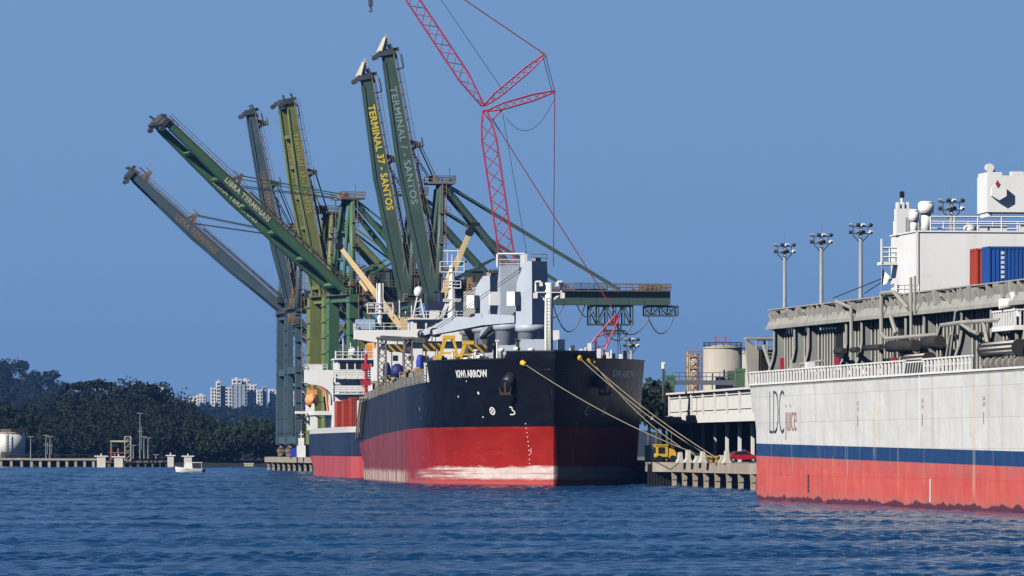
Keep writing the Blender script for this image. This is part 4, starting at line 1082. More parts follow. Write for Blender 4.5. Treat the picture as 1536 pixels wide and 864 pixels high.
def spreader(px, py, s, lab):
    p = K.at(px, py, s); w = KW(p); t = thing('lifting_beam', lab, 'lifting beam', w, K.a, 'striped lifting beams')
    mb = MB(); mb.bx(-1.2, 1.2, -.5, .5, -.55, .55); mb.build('beam', HAZ, t)
    mb = MB(); mb.tube((0, 0, .55), (0, 0, 1.4), .08, n=5); mb.build('hanger', CABLE, t)
    mb = MB(); zb = ZD(s) + 2.5 - p.z; mb.bar((-.8, 0, -.55), (-.8, 0, zb), .14); mb.bar((.8, 0, -.55), (.8, 0, zb), .14); mb.build('stand', DGREY, t)
spreader(648, 521, 82, 'black and yellow striped beam stowed left of the tall yellow grab')
spreader(596, 522, 116, 'black and yellow striped beam hanging between the two lattice posts')
spreader(716, 523, 50, 'black and yellow striped beam beside the squat yellow grab')
def bundle(px, py, s, w_, h, lab, mat, cone):
    p = K.at(px, py, s); zb = ZD(s) + 2.55; w = K.world(p.x, s, zb); t = thing('covered_cargo', lab, 'covered cargo', w, K.a, 'tarpaulin covered gear')
    mb = MB(); mb.smooth = True
    prof_ = [(w_, 0), (w_ * 1.02, h * .5), (w_ * .8, h * .8), (w_ * .25, h)] if not cone else [(w_ * .8, 0), (w_, h * .3), (w_ * .95, h * .7), (w_ * .6, h * .95), (.1, h)]
    mb.lathe((0, 0, 0), prof_, 12); mb.build('tarpaulin', mat, t)
    mb = MB(); mb.bx(-w_ * .9, w_ * .9, -w_ * .9, w_ * .9, -.12, .02); mb.build('pallet', DGREY, t)
bundle(630, 532, 92, .55, 2.6, 'bright blue upright bundle between the striped beams', paint('bright blue tarpaulin', (.02, .05, .42), .55, .2, .8), True)
bundle(652, 540, 78, 1.15, 1.9, 'dark navy mound left of the yellow A frame', NAVY, False)
bundle(596, 545, 112, 1.0, 1.9, 'navy mound under the striped beam between the lattice posts', NAVY, False)
bundle(580, 548, 122, .6, 2.4, 'narrow navy bundle behind the left lattice post', NAVY, True)

# ------------------------------------------------------------------ second ship, moored behind
S = Frame(-11.8, 930, 5.5)
ship2 = thing('cargo_ship', 'smaller dark blue and red cargo ship mostly hidden behind the black ship', 'cargo ship', S.world(0, 0, 0), S.a)
def s2_half(s, z):
    t = min(1, max(0, (s + 1) / 26)); g = (1 - (1 - t) ** 2) ** .7
    if s > 108: g *= 1 - (.35 if z < 2.5 else .05) * ((s - 108) / 22) ** 2
    return 12.2 * g
m, n, l, b = nodes_of('navy and red hull paint')
obj_c = n.new('ShaderNodeTexCoord').outputs['Object']; sp = n.new('ShaderNodeSeparateXYZ'); l.new(obj_c, sp.inputs[0])
stk = noise(n, l, 1.0, obj_c, 4, .6, (1, .45, .05)); fn = noise(n, l, .5, obj_c, 5)
nv = mix(n, l, ramp(n, l, stk, .4, .7), (.008, .013, .035), (.03, .035, .06)); rd = mix(n, l, ramp(n, l, stk, .35, .65), (.38, .035, .035), (.50, .10, .09))
wh_ = mix(n, l, fn, (.55, .52, .5), (.7, .68, .66))
c = mix(n, l, ramp(n, l, sp.outputs['Z'], 3.48, 3.52), rd, nv); c = mix(n, l, ramp(n, l, sp.outputs['Z'], 7.28, 7.32), c, wh_)
l.new(c, b.inputs['Base Color']); b.inputs['Roughness'].default_value = .4; b.inputs['Specular IOR Level'].default_value = .2
mb = MB(); mb.smooth = True; zs = [-2, 0, 1.5, 3.5, 5.5, 7.3, 8.2]; ss = [-1 + 27 * (i / 10) ** 2 for i in range(11)] + [26 + 104 * i / 14 for i in range(1, 15)]
for side in (-1, 1):
    vs = [(side * s2_half(s, z), s, z) for s in ss for z in zs]; k = len(zs)
    mb.add(vs, [(i * k + r, (i + 1) * k + r, (i + 1) * k + r + 1, i * k + r + 1) for i in range(len(ss) - 1) for r in range(k - 1)])
k = len(zs); n0 = (len(ss) - 1) * k; n1 = len(ss) * k + n0; mb.smooth = False
mb.f.append([n0 + r for r in range(k)] + [n1 + r for r in range(k)][::-1]); mb.mi.append(0); mb.sm.append(False)
mb.build('hull', m, ship2)
mb = MB()
for a_, b_ in zip(range(8, 130, 6), range(14, 136, 6)):
    b_ = min(b_, 129.8); xa, xb = s2_half(a_, 8) - .1, s2_half(b_, 8) - .1
    mb.add([(-xa, a_, 7.35), (xa, a_, 7.35), (xb, b_, 7.35), (-xb, b_, 7.35)], [(0, 1, 2, 3)])
mb.build('deck', paint('deck red oxide', (.16, .06, .045)), ship2)
y0 = 100.0
q0 = S.at(500, 660, y0)                                     # left edge of the house
mb = MB(); hw = abs(q0.x)
zb = S.at(530, 545, y0).z; zw = S.at(460, 555, y0).z; zw0 = S.at(460, 574, y0).z; zu = S.at(500, 601, y0).z; xw = S.at(458, 560, y0).x
mb.bx(-hw, hw, y0, y0 + 14, 7.3, zw0)
mb.bx(-hw * .92, hw * .92, y0 + .3, y0 + 12, zw0, zb + .6)
house = mb.build('accommodation_block', WHITE, ship2)
for sx in (-1, 1):                                          # bridge wing on a curved bracket
    mb = MB(); pr = [(sx * hw, zw), (sx * abs(xw), zw), (sx * abs(xw), zw0)]
    for i in range(7): t = i / 6 * math.pi / 2; pr.append((sx * (hw + .05 + 3.8 * (1 - math.sin(t))), zu + (zw0 - .3 - zu) * (math.cos(t))))
    pr.append((sx * hw, zu)); mb.prism(pr, 'y', y0 - .2, y0 + 3.5); mb.build('bridge_wing', WHITE, ship2)
    mb = MB(); mb.rail([(sx * abs(xw), y0, zw), (sx * abs(xw), y0 + 3.4, zw), (sx * (abs(xw) - 4), y0 + 3.4, zw)], 1.0, .06); mb.bx(sx * (abs(xw) - .3), sx * (abs(xw) - 3), y0 + .4, y0 + 2.5, zw, zw + .9); mb.build('wing_rail', WHITE2, ship2)
mb = MB(); mb.bx(-hw * .98, hw * .98, y0 - .3, y0 + 9, zb + .6, zb + .85); mb.rail([(-hw * .95, y0 - .2, zb + .85), (hw * .95, y0 - .2, zb + .85)], 1.1, .07); mb.build('top_deck', WHITE2, ship2)
for i in range(9):
    x = -hw * .92 + .9 + i * 1.35; mb = MB(); mb.bx(x - .5, x + .5, y0 + .2, y0 + .34, zb - .95, zb + .25); mb.build('window', GLASS, house)
mb = MB(); zr = S.at(530, 565, y0).z
mb.bx(-hw - .1, hw + .1, y0 - 1.2, y0 - .05, zr - .2, zr); mb.rail([(-hw - .1, y0 - 1.2, zr), (hw + .1, y0 - 1.2, zr)], 1.1, .07, 3, 1.0)
for i in range(10): mb.bar((-hw + i * 2, y0 - 1.1, zr - .2), (-hw + i * 2, y0 - .1, zr - 1.3), .12)
mb.build('front_gallery', WHITE2, ship2)
mb = MB(); zr = S.at(530, 590, y0).z
mb.bx(-hw - .1, hw + .1, y0 - .9, y0 - .05, zr - .2, zr); mb.rail([(-hw - .1, y0 - .9, zr), (hw + .1, y0 - .9, zr)], 1.1, .07, 3, 1.0); mb.build('lower_gallery', WHITE2, ship2)
REDP = paint('red fitting paint', (.45, .03, .05), .5, .15)
mb = MB(); q = S.at(549, 545, y0 - 1.5); mb.tube((q.x, q.y, zb - 5.5), (q.x, q.y, zb + 1.6), .28, n=8); mb.box((q.x, q.y, zb - .6), (1.6, .8, 1.0)); mb.box((q.x, q.y, zb - 3.4), (1.8, .8, .9)); mb.build('red_mast', REDP, ship2)
mb = MB(); q = S.at(529, 528, y0 + 3); mb.lathe((q.x, q.y, q.z - .9), [(.2, 0), (.75, .5), (.7, 1.3), (.1, 1.8)], 12); mb.tube((q.x, q.y, zb + .8), (q.x, q.y, q.z - .8), .25, n=6); mb.build('satellite_dome', WHITE2, ship2)
for i in range(8):
    mb = MB(); x = -hw * .95 + i * 1.3; mb.tube((x, y0 + 1.5, zb + .85), (x, y0 + 1.5, zb + 2.2 + (i * 7 % 4) * .7), .09, n=5); mb.build('antenna', WHITE2, ship2)
mb = MB(); q = S.at(558, 529, y0 + 10); mb.bx(q.x - .95, q.x + 1.0, y0 + 9.4, y0 + 13, zw0, q.z + 1.4); mb.lathe((q.x, y0 + 11, q.z + 1.3), [(.95, 0), (.8, .3), (.3, .4)], 10); mb.build('funnel', ORANGE, ship2)
# stern deckhouse and davit side
q = S.at(466, 620, 122)
mb = MB(); zd0 = S.at(466, 620, 122).z; zd1 = S.at(466, 609, 122).z
mb.bx(-12.4, 12.4, 104, 127, zd0 - .4, zd0 + .3); mb.bx(-14.6, -12.4, 118, 122, zd0 - .1, zd0 + .35); mb.bar((-14.4, 120, zd0), (-12.3, 120, zd0 - 1.7), .4)
mb.rail([(-12.3, 104, zd0 + .3), (-12.3, 127, zd0 + .3)], 1.2, .08)
for i in range(6): mb.bx(-12.2, -11.7, 104.5 + i * 4.2, 105.3 + i * 4.2, 8.0, zd0 - .35)
mb.bx(-9, 9, 114, 126, 7.3, zd0 - .4); mb.build('boat_deck', WHITE, ship2)
PEACH = paint('orange lifeboat paint', (.80, .34, .13), .45, .12, .6)
mb = MB(); yb = 114; q = S.at(468, 600, yb); mb.smooth = True
rings = []
for i in range(9):
    t = i / 8; rr = 1.35 * (1 - abs(2 * t - 1) ** 2.6) + .05
    rings.append([Vector((q.x + math.cos(a) * rr * .9, yb - 3.4 + 6.8 * t, q.z + math.sin(a) * rr)) for a in [2 * math.pi * j / 10 for j in range(10)]])
mb.add([p for r_ in rings for p in r_], [(i * 10 + j, i * 10 + (j + 1) % 10, (i + 1) * 10 + (j + 1) % 10, (i + 1) * 10 + j) for i in range(8) for j in range(10)])
lb = mb.build('lifeboat', PEACH, ship2)
mb = MB(); mb.bx(q.x - .75, q.x + .75, yb - 1.6, yb + 1.2, q.z + .9, q.z + 1.8); mb.build('boat_cabin', PEACH, lb)
for dy in (-2.6, 2.4):
    mb = MB(); mb.path([(q.x + 2.6, yb + dy, zd0 + .3), (q.x + 2.2, yb + dy, q.z + 1.6), (q.x + .8, yb + dy, q.z + 2.7), (q.x, yb + dy, q.z + 2.5)], .22, 6); mb.tube((q.x, yb + dy, q.z + 2.5), (q.x, yb + dy, q.z + .8), .07, n=4); mb.build('davit', PEACH, ship2)
# beige deck cranes of the second ship
BEIGE = paint('beige crane paint', (.62, .46, .23), .5, .1, .4, rust=.2, streak=.15, streakcol=(.35, .25, .13))
for s_, pf, pt in ((82, (602, 492), (511, 372)), (48, (651, 476), (703, 352))):
    a_, b_ = S.at(pf[0], pf[1], s_), S.at(pt[0], pt[1], s_ + 4)
    c = thing('deck_crane', None, None, (0, 0, 0)); c.parent = ship2
    mb = MB(); mb.tube((a_.x + 1.2, s_, 7.3), (a_.x + 1.2, s_, a_.z - 1.5), 1.5, n=14); mb.build('pedestal', BEIGE, c)
    mb = MB(); mb.bx(a_.x - .2, a_.x + 3.0, s_ - 1.5, s_ + 1.5, a_.z - 1.5, a_.z + 1.8); mb.build('crane_house', BEIGE, c)
    sg = -1 if b_.x < a_.x else 1
    mb = MB(); dd = (b_ - a_).normalized(); mid = a_ + (b_ - a_) * .45
    mb.bar(a_, mid, 1.0, 1.1, 1.0, 1.5, up=(0, 1, 0)); mb.bar(mid, b_, 1.0, 1.5, .7, .8, up=(0, 1, 0)); mb.bar(a_ + (b_ - a_) * .5 + Vector((-.6, 0, -.5)), a_ + (b_ - a_) * .62 + Vector((-.6, 0, -.4)), .7, .5); jb = mb.build('jib', BEIGE, c)
    mb = MB(); mb.bar(b_, b_ + dd * 2.2, .9, 1.0, .6, .5, up=(0, 1, 0)); mb.bar(b_ + dd * 1.9, b_ + dd * 2.3 + Vector((sg * 1.0, 0, -.3)), .5); mb.tube(b_ + dd * .4 + Vector((0, -.6, 0)), b_ + dd * .4 + Vector((0, .6, 0)), .7, n=10); mb.build('jib_head', BLACK, jb)
    mb = MB(); mb.tube(b_ + dd, Vector((a_.x + 1.4, s_, a_.z + 1.8)), .05, n=4); mb.build('luffing_rope', CABLE, c)
# red containers standing on its deck
for i, (px, py) in enumerate(((508, 618), (518, 616), (529, 613))):
    y = 92 - i * 3; q = S.at(px, py, y); w = S.world(q.x, y, 7.4)
    t = thing('shipping_container', ['left end red container in front of the white deckhouse of the hidden ship', 'middle red container in front of the white deckhouse of the hidden ship', 'right end red container nearest the black hull, in front of the white deckhouse'][i], 'container', w, S.a, 'red containers on the second ship')
    hgt = q.z + 1.8 - 7.4
    mb = MB(); mb.bx(-.55, .55, -2.6, 2.6, 0, hgt)
    for k_ in range(3): mb.bx(-.45 + k_ * .35, -.3 + k_ * .35, -2.68, -2.58, .2, hgt - .2)
    mb.build('body', REDC, t)
    mb = MB(); mb.bx(-.6, .6, -2.72, -2.55, hgt - .15, hgt + .05); mb.bx(-.6, .6, -2.72, -2.55, -.02, .15); mb.build('end_frame', REDC, t)
# ------------------------------------------------------------------ white, blue and red juice carrier on the right
D_ = Frame(21.6, 540, 7.3)
juice = thing('tanker_ship', 'white hulled juice carrier with a blue band and faded red bottom, nearest on the right', 'tanker ship', D_.world(0, 0, 0), D_.a)
DT = 10.35
def d_end(z): return float(np.interp(z, [-2, 6.2, 7.5, 8.8, 10.4], [0, .15, 1.0, 2.5, 3.8]))
m, n, l, b = nodes_of('white blue red hull paint')
obj_c = n.new('ShaderNodeTexCoord').outputs['Object']; sp = n.new('ShaderNodeSeparateXYZ'); l.new(obj_c, sp.inputs[0]); y_, z_ = sp.outputs['Y'], sp.outputs['Z']
stk = noise(n, l, 1.0, obj_c, 5, .65, (1, .42, .025)); stk2 = noise(n, l, 1.0, obj_c, 3, .6, (1, 1.5, .12)); fn = noise(n, l, .35, obj_c, 7, .65)
trim_ = math_(n, l, 'MULTIPLY', y_, .0061)                   # the ship sits slightly down by the near end
zz = math_(n, l, 'SUBTRACT', z_, trim_)
wh_ = mix(n, l, ramp(n, l, fn, .3, .7), (.64, .64, .62), (.72, .72, .70))
wh_ = mix(n, l, math_(n, l, 'MULTIPLY', ramp(n, l, stk, .52, .72), .65), wh_, (.56, .50, .40))
wh_ = mix(n, l, math_(n, l, 'MULTIPLY', ramp(n, l, stk2, .66, .75), .5), wh_, (.45, .30, .18))
bl_ = mix(n, l, ramp(n, l, fn, .3, .7), (.010, .040, .125), (.016, .055, .165)); bl_ = mix(n, l, math_(n, l, 'MULTIPLY', ramp(n, l, stk2, .64, .74), .6), bl_, (.30, .30, .32))
rd_ = mix(n, l, ramp(n, l, fn, .3, .7), (.60, .070, .050), (.70, .125, .085))
rd_ = mix(n, l, math_(n, l, 'MULTIPLY', ramp(n, l, stk, .5, .7), .55), rd_, (.66, .20, .09))
st3 = ramp(n, l, noise(n, l, 1.0, obj_c, 4, .7, (1, .33, .012)), .60, .66)
rd_ = mix(n, l, math_(n, l, 'MULTIPLY', st3, .7), rd_, (.70, .26, .09)); wh_ = mix(n, l, math_(n, l, 'MULTIPLY', st3, .55), wh_, (.72, .62, .42)); bl_ = mix(n, l, math_(n, l, 'MULTIPLY', st3, .35), bl_, (.45, .45, .45))
rd_ = mix(n, l, math_(n, l, 'MULTIPLY', ramp(n, l, noise(n, l, .5, obj_c, 8, .75), .58, .68), .55), rd_, (.30, .10, .10))
for px_, wd, za, zb_, amt, colr in ((1311, .55, 3.4, 8.3, .75, (.74, .58, .26)), (1461, .7, .8, 10.2, .6, (.72, .52, .38)), (1189, .5, 2.0, 4.1, .7, (.72, .27, .08)), (1249, .35, 1.2, 4.1, .6, (.70, .26, .09)), (1162, .4, 2.6, 4.1, .5, (.70, .28, .1)), (1271, .16, 2.0, 5.2, .7, (.8, .7, .62)), (1386, .18, 1.0, 10, .45, (.62, .42, .2)), (1400, .3, 4.6, 9.0, .4, (.35, .33, .30)), (1330, .2, .8, 3.6, .5, (.35, .09, .07))):
    y0_ = D_.on_side(px_, 700, 0).y
    k_ = math_(n, l, 'SUBTRACT', 1.0, math_(n, l, 'DIVIDE', math_(n, l, 'ABSOLUTE', math_(n, l, 'SUBTRACT', y_, y0_)), wd)); k_ = ramp(n, l, k_, 0, .8)
    k_ = math_(n, l, 'MULTIPLY', k_, math_(n, l, 'MULTIPLY', ramp(n, l, z_, za, za + 1.2), math_(n, l, 'SUBTRACT', 1.0, ramp(n, l, z_, zb_ - .4, zb_))))
    k_ = math_(n, l, 'MULTIPLY', math_(n, l, 'MULTIPLY', k_, amt), math_(n, l, 'ADD', .45, fn))
    wh_ = mix(n, l, k_, wh_, colr); bl_ = mix(n, l, math_(n, l, 'MULTIPLY', k_, .5), bl_, (.55, .55, .55)); rd_ = mix(n, l, k_, rd_, colr)
grime = math_(n, l, 'MULTIPLY', ramp(n, l, zz, 2.9, 4.1), math_(n, l, 'ADD', .15, math_(n, l, 'MULTIPLY', ramp(n, l, noise(n, l, 1.0, obj_c, 5, .6, (1, .12, .8)), .4, .65), .6)))
rd_ = mix(n, l, grime, rd_, (.33, .17, .16))
foul = math_(n, l, 'ADD', math_(n, l, 'MULTIPLY', noise(n, l, 1.0, obj_c, 7, .7, (1, .2, .01)), 2.1), -.65)
edge = math_(n, l, 'SUBTRACT', z_, foul)
rd_ = mix(n, l, math_(n, l, 'MULTIPLY', math_(n, l, 'SUBTRACT', 1.0, ramp(n, l, edge, .1, .75)), .45), rd_, (.40, .17, .13))
rd_ = mix(n, l, math_(n, l, 'SUBTRACT', 1.0, ramp(n, l, edge, -.03, .05)), rd_, (.11, .025, .03))
c = mix(n, l, ramp(n, l, zz, 3.995, 4.005), rd_, bl_); c = mix(n, l, ramp(n, l, zz, 5.095, 5.105), c, wh_)
bt = n.new('ShaderNodeTexBrick'); cbx = n.new('ShaderNodeCombineXYZ'); l.new(y_, cbx.inputs[0]); l.new(z_, cbx.inputs[1]); l.new(cbx.outputs[0], bt.inputs['Vector'])
bt.inputs['Scale'].default_value = 1.0; bt.inputs['Brick Width'].default_value = 9.0; bt.inputs['Row Height'].default_value = 2.3; bt.inputs['Mortar Size'].default_value = .035; bt.inputs['Mortar Smooth'].default_value = .3
bt.inputs['Color1'].default_value = (1, 1, 1, 1); bt.inputs['Color2'].default_value = (.90, .90, .90, 1); bt.inputs['Mortar'].default_value = (.72, .70, .68, 1)
mm = n.new('ShaderNodeMix'); mm.data_type = 'RGBA'; mm.blend_type = 'MULTIPLY'; mm.inputs[0].default_value = .8; l.new(c, mm.inputs[6]); l.new(bt.outputs['Color'], mm.inputs[7]); c = mm.outputs[2]
l.new(c, b.inputs['Base Color']); b.inputs['Roughness'].default_value = .42; b.inputs['Specular IOR Level'].default_value = .3
bp = n.new('ShaderNodeBump'); bp.inputs['Strength'].default_value = .5; bp.inputs['Distance'].default_value = .3
l.new(noise(n, l, 1.0, obj_c, 2, .5, (.3, .3, .4)), bp.inputs['Height']); l.new(bp.outputs[0], b.inputs['Normal'])
mb = MB(); mb.smooth = True; zs = [-2, 0, 2, 4, 5, 6.2, 7, 7.8, 8.6, 9.5, DT]; k = len(zs)
path = []                                                    # (x, y offset from the end) around the rounded far end
def outline(z):
    e = d_end(z); r = 2.6
    pts = [(0, -170)] + [(0, -160 + 8 * i) for i in range(20)] + [(r * (1 - math.cos(t)), e - r * (1 - math.sin(t))) for t in [math.pi / 2 * i / 6 for i in range(7)]]
    return pts + [(26 - x, y) for x, y in pts[::-1]]
for z in zs: path.append(outline(z))
npt = len(path[0]); vs = [(path[r][i][0], path[r][i][1], zs[r]) for i in range(npt) for r in range(k)]
mb.add(vs, [(i * k + r, (i + 1) * k + r, (i + 1) * k + r + 1, i * k + r + 1) for i in range(npt - 1) for r in range(k - 1)])
mb.smooth = False; mb.f.append([r for r in range(k)] + [(npt - 1) * k + r for r in range(k)][::-1]); mb.mi.append(0); mb.sm.append(False)
mb.build('hull', m, juice)
mb = MB(); mb.prism(outline(DT), 'z', DT - .25, DT - .03); mb.build('deck', paint('grey deck', (.22, .23, .22), .8, .2), juice)
mb = MB(); mb.smooth = False; o1 = [(x, y) for x, y in outline(DT)][1:30]
for p, q in zip(o1[:-1], o1[1:]): mb.bar((p[0] + .05, p[1], DT + .03), (q[0] + .05, q[1], DT + .03), .26, .16)
mb.build('gunwale', WHITE2, juice)
# emblem lettering on the side
DARKL = paint('dark slate lettering', (.05, .06, .09), .6, .2, 1.0); REDL = paint('faint red lettering', (.55, .20, .18), .6, .25, 1.0)
pa, pb, pc, pd = (D_.on_side(1155, 651, 0), D_.on_side(1176.5, 585, 0), D_.on_side(1178.5, 655, 0), D_.on_side(1195, 612, 0))
def side_map(y0, y1, z0, z1): return lambda u, v: Vector((-.06, y0 + (y1 - y0) * u, z0 + (z1 - z0) * v))
letters('LDC', side_map(pa.y, pb.y, 5.95, 9.75), 'emblem_letters', DARKL, juice, bold=-.026, space=.9)
letters('juice', side_map(pc.y, pd.y, 5.35, 8.5), 'emblem_word', REDL, juice, bold=-.012)
mb = MB(); y = D_.on_side(1396, 740, 0).y; mb.bx(-.07, -.02, y - .15, y + .15, .5, 2.3); mb.build('draught_scale', NAMEM, juice)
mb = MB(); y = D_.on_side(1213, 730, 0).y
for i in range(4): mb.bx(-.07, -.02, y - .25, y + .25, .9 + i * .42, 1.15 + i * .42)
mb.bx(-.065, -.025, y - .08, y + .08, .9, 2.4); mb.build('draught_scale', DARKL, juice)
for i, px in enumerate((1287, 1384, 1476)):
    mb = MB(); y = D_.on_side(px, 640, 0).y
    for j in range(2): mb.bx(-.07, -.02, y - .22, y + .22, 8.2 - j * .45, 8.45 - j * .45)
    mb.bx(-.068, -.025, y - .05, y + .05, 6.4, 7.3); mb.build('tug_mark', paint('pale rust mark', (.55, .40, .36), .7, .2), juice)
for px in (1379,):
    mb = MB(); y = D_.on_side(px, 640, 0).y; mb.tube((-.01, y, 5.0), (-.01, y, DT), .04, n=6); mb.build('overboard_pipe', WHITE2, juice)

# guard rail of broad white stanchions
mb = MB()
def stan(y):
    mb.bx(.1, .24, y - .17, y + .17, DT + .1, DT + 1.1)
    if int(y * 10) % 3 == 0: mb.prism([(y + .17, DT + .1), (y + .17, DT + .6), (y + .5, DT + .1)], 'x', .12, .16)
ys_ = [3.2 - i * 1.5 for i in range(50)]
for y in ys_: stan(y)
mb.bar((.2, 3.6, DT + 1.14), (.2, -70.5, DT + 1.14), .26, .12); mb.bar((.2, 3.6, DT + .08), (.2, -70.5, DT + .08), .2, .1)
mb.bar((.2, 3.4, DT + 1.1), (3.4, 3.4, DT + 1.1), .2, .12)
mb.build('guard_rail', WHITE2, juice)
mb = MB()
for i in range(13): stan(-78.5 - i * 1.45)
mb.bar((.2, -78, DT + 1.14), (.2, -96.5, DT + 1.14), .26, .12); mb.bar((.2, -78, DT + .62), (.2, -96.5, DT + .62), .07); mb.build('guard_rail', WHITE2, juice)
mb = MB()
for i in range(7): y = -70.8 - i * 1.05; mb.bar((.2, y, DT + .1), (.2, y - .7, DT + 1.0), .2, .16)
mb.build('gangway_bracket', WHITE2, juice)

mb = MB(); mb.bx(.75, .95, -69, 1.0, DT, DT + .85); mb.build('rail_shade_strip', paint('painted shade behind rail', (.05, .05, .05), .8, .3, .8), juice)  # added dark strip, stands for the shade seen between the stanchions
# long grey coaming: ribbed wall, overhanging top band, web frames with curved feet
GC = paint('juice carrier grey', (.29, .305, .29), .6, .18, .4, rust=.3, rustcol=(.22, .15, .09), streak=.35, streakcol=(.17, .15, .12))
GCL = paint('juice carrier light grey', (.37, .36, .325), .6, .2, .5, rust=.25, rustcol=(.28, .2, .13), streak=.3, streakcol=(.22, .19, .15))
def ct(y): return 17.1 + (.0027 * y)
rg = random.Random(12)
mb = MB()
pts = [(2.7, -.5), (2.7, -170)]
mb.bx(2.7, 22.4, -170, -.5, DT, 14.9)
mb.build('coaming_wall', paint('shaded coaming grey', (.13, .135, .125), .7, .25, .5, rust=.3), juice)  # wall painted dark for the shadow between the lit ribs
mb = MB()
y = -1.2
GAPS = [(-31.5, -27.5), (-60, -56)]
while y > -118:
    if not any(a < y < b_ for a, b_ in GAPS): mb.tube((2.52, y, DT), (2.52, y, 15.45), .1, n=6)
    y -= rg.choice((1.2, 1.35, 1.35, 1.7))
    mb.build('coaming_rib', GCL, juice); mb = MB()
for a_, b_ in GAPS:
    mb = MB(); mb.bx(2.62, 2.75, a_, b_, DT + .1, 15.2); mb.build('opening_shade_panel', DARK, juice)  # dark panel on the wall, standing for a shaded opening
mb = MB()
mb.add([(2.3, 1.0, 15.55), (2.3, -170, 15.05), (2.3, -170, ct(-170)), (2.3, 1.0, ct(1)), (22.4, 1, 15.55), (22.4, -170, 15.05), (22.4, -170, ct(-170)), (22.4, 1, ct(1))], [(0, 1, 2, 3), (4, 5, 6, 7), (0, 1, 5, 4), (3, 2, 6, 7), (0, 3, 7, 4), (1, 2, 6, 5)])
mb.build('coaming_top', paint('shaded coaming grey', (.13, .135, .125)), juice)  # darker tone painted in for the shade between the brackets
mb = MB()
mb.bar((2.0, 1.4, 15.5), (2.0, -118, 15.15), 1.05, .3); mb.bar((1.85, 1.2, ct(1) + .02), (1.85, -118, ct(-118) + .02), .5, .1); mb.add([(1.55, 1.2, 15.66), (1.55, -118, 15.3), (1.85, -118, 15.95), (1.85, 1.2, 16.3), (2.3, 1.2, 15.66), (2.3, -118, 15.3), (2.3, -118, 15.95), (2.3, 1.2, 16.3)], [(0, 1, 2, 3), (4, 5, 6, 7), (3, 2, 6, 7), (0, 3, 7, 4), (1, 2, 6, 5)]); mb.build('coaming_flange', GCL, juice)
y = .6
while y > -117:
    mb = MB()
    zt = ct(y) - rg.choice((0, 0, .1, .25)); zb = 16.0 + .003 * y
    kx = rg.uniform(1.45, 1.7); w_ = rg.choice((.2, .3, .5, .9))
    mb.prism([(2.3, zb), (kx + .15, zb), (kx, zt - .05), (2.3, zt - .05)] if rg.random() < .7 else [(2.3, zb), (2.0, zb), (kx, zt - .3), (kx, zt - .05), (2.3, zt - .05)], 'y', y - w_, y)
    y -= rg.uniform(1.05, 1.7) + (1.6 if rg.random() < .12 else 0); mb.build('flange_bracket', GCL, juice)
FR = [-1.5, -12, -19, -37, -44, -63, -70.5, -85, -96, -108]
for y in FR:
    zt = 15.4 + .003 * y
    cv = [(1.75, zt), (1.75, 13.4), (1.6, 12.6), (1.3, 11.7), (.95, DT)]
    mb = MB(); mb.prism([(2.68, zt)] + cv + [(2.68, DT)], 'y', y - .1, y + .1); fr = mb.build('web_frame', GC, juice)
    mb = MB()
    for p, q in zip(cv[:-1], cv[1:]): mb.bar((p[0], y, p[1]), (q[0], y, q[1]), .55, .09, up=(1, 0, 0))
    mb.build('frame_flange', GCL, fr)
# far end: slanted plate, stair, solid dark block standing for a shaded recess
mb = MB(); mb.prism([(-.25, 14.7), (1.0, 13.5), (.95, DT), (.05, DT)], 'y', 2.2, 2.45); mb.build('end_plate', GCL, juice)
mb = MB(); mb.bx(1.1, 4.6, 1.6, 3.2, DT, 13.6); mb.build('recess_shade_block', DARK, juice)  # dark box painted as the shade of the interior
mb = MB(); mb.bx(-.2, 6, 1.0, 3.4, 14.5, 14.7)
for x in (1.4, 2.6, 3.8): mb.bx(x - .08, x + .08, 1.4, 1.6, 13.4, 14.5)
mb.rail([(.6, 1.1, 13.4), (4.6, 1.1, 13.4)], 1.0, .06, 2, .9); mb.build('end_platform', GCL, juice)
mb = MB(); a_, b_ = Vector((1.55, .4, 13.9)), Vector((2.3, -2.2, DT))
for dx in (-.45, .55): mb.bar(a_ + Vector((dx, 0, 0)), b_ + Vector((dx, 0, 0)), .16, .3)
for i in range(12): mb.box(a_.lerp(b_, i / 11) + Vector((.05, 0, 0)), (1.0, .25, .06))
mb.build('stair', GCL, juice)
# pipes, hoses, rolls and small gear along the side deck
def gear(name, mat, fn_):
    mb = MB(); fn_(mb); return mb.build(name, mat, juice)
P_ = lambda px, py, x=1.3: D_.on_side(px, py, x)
def pipe(pts, r, mat=GCL, x=1.3, name='pipe'): gear(name, mat, lambda mb: mb.path([P_(px, py, x) for px, py in pts], r, 7))
pipe([(1322, 562), (1322, 440), (1341, 438), (1362, 462)], .17); pipe([(1367, 550), (1366, 416)], .13); pipe([(1372, 470), (1372, 414)], .11)
pipe([(1322, 500), (1330, 508), (1408, 502), (1412, 488), (1440, 484), (1500, 480)], .17); pipe([(1277, 540), (1277, 462), (1254, 452)], .16)
pipe([(1195, 547), (1235, 541)], .12); pipe([(1475, 480), (1482, 520)], .16); pipe([(1440, 484), (1456, 496), (1466, 500)], .15); pipe([(1344, 500), (1336, 474)], .17)
pipe([(1434, 466), (1424, 545)], .12); pipe([(1418, 545), (1426, 500)], .12)
def roll(px0, px1, py, r0, mat, x=1.0, name='hose_roll'): gear(name, mat, lambda mb: mb.tube(P_(px0, py + .0, x), P_(px1, py - (px1 - px0) * .06, x), r0 * .6, n=12))
DROLL = paint('dark rubber hose', (.03, .028, .026), .9, .25, .9)
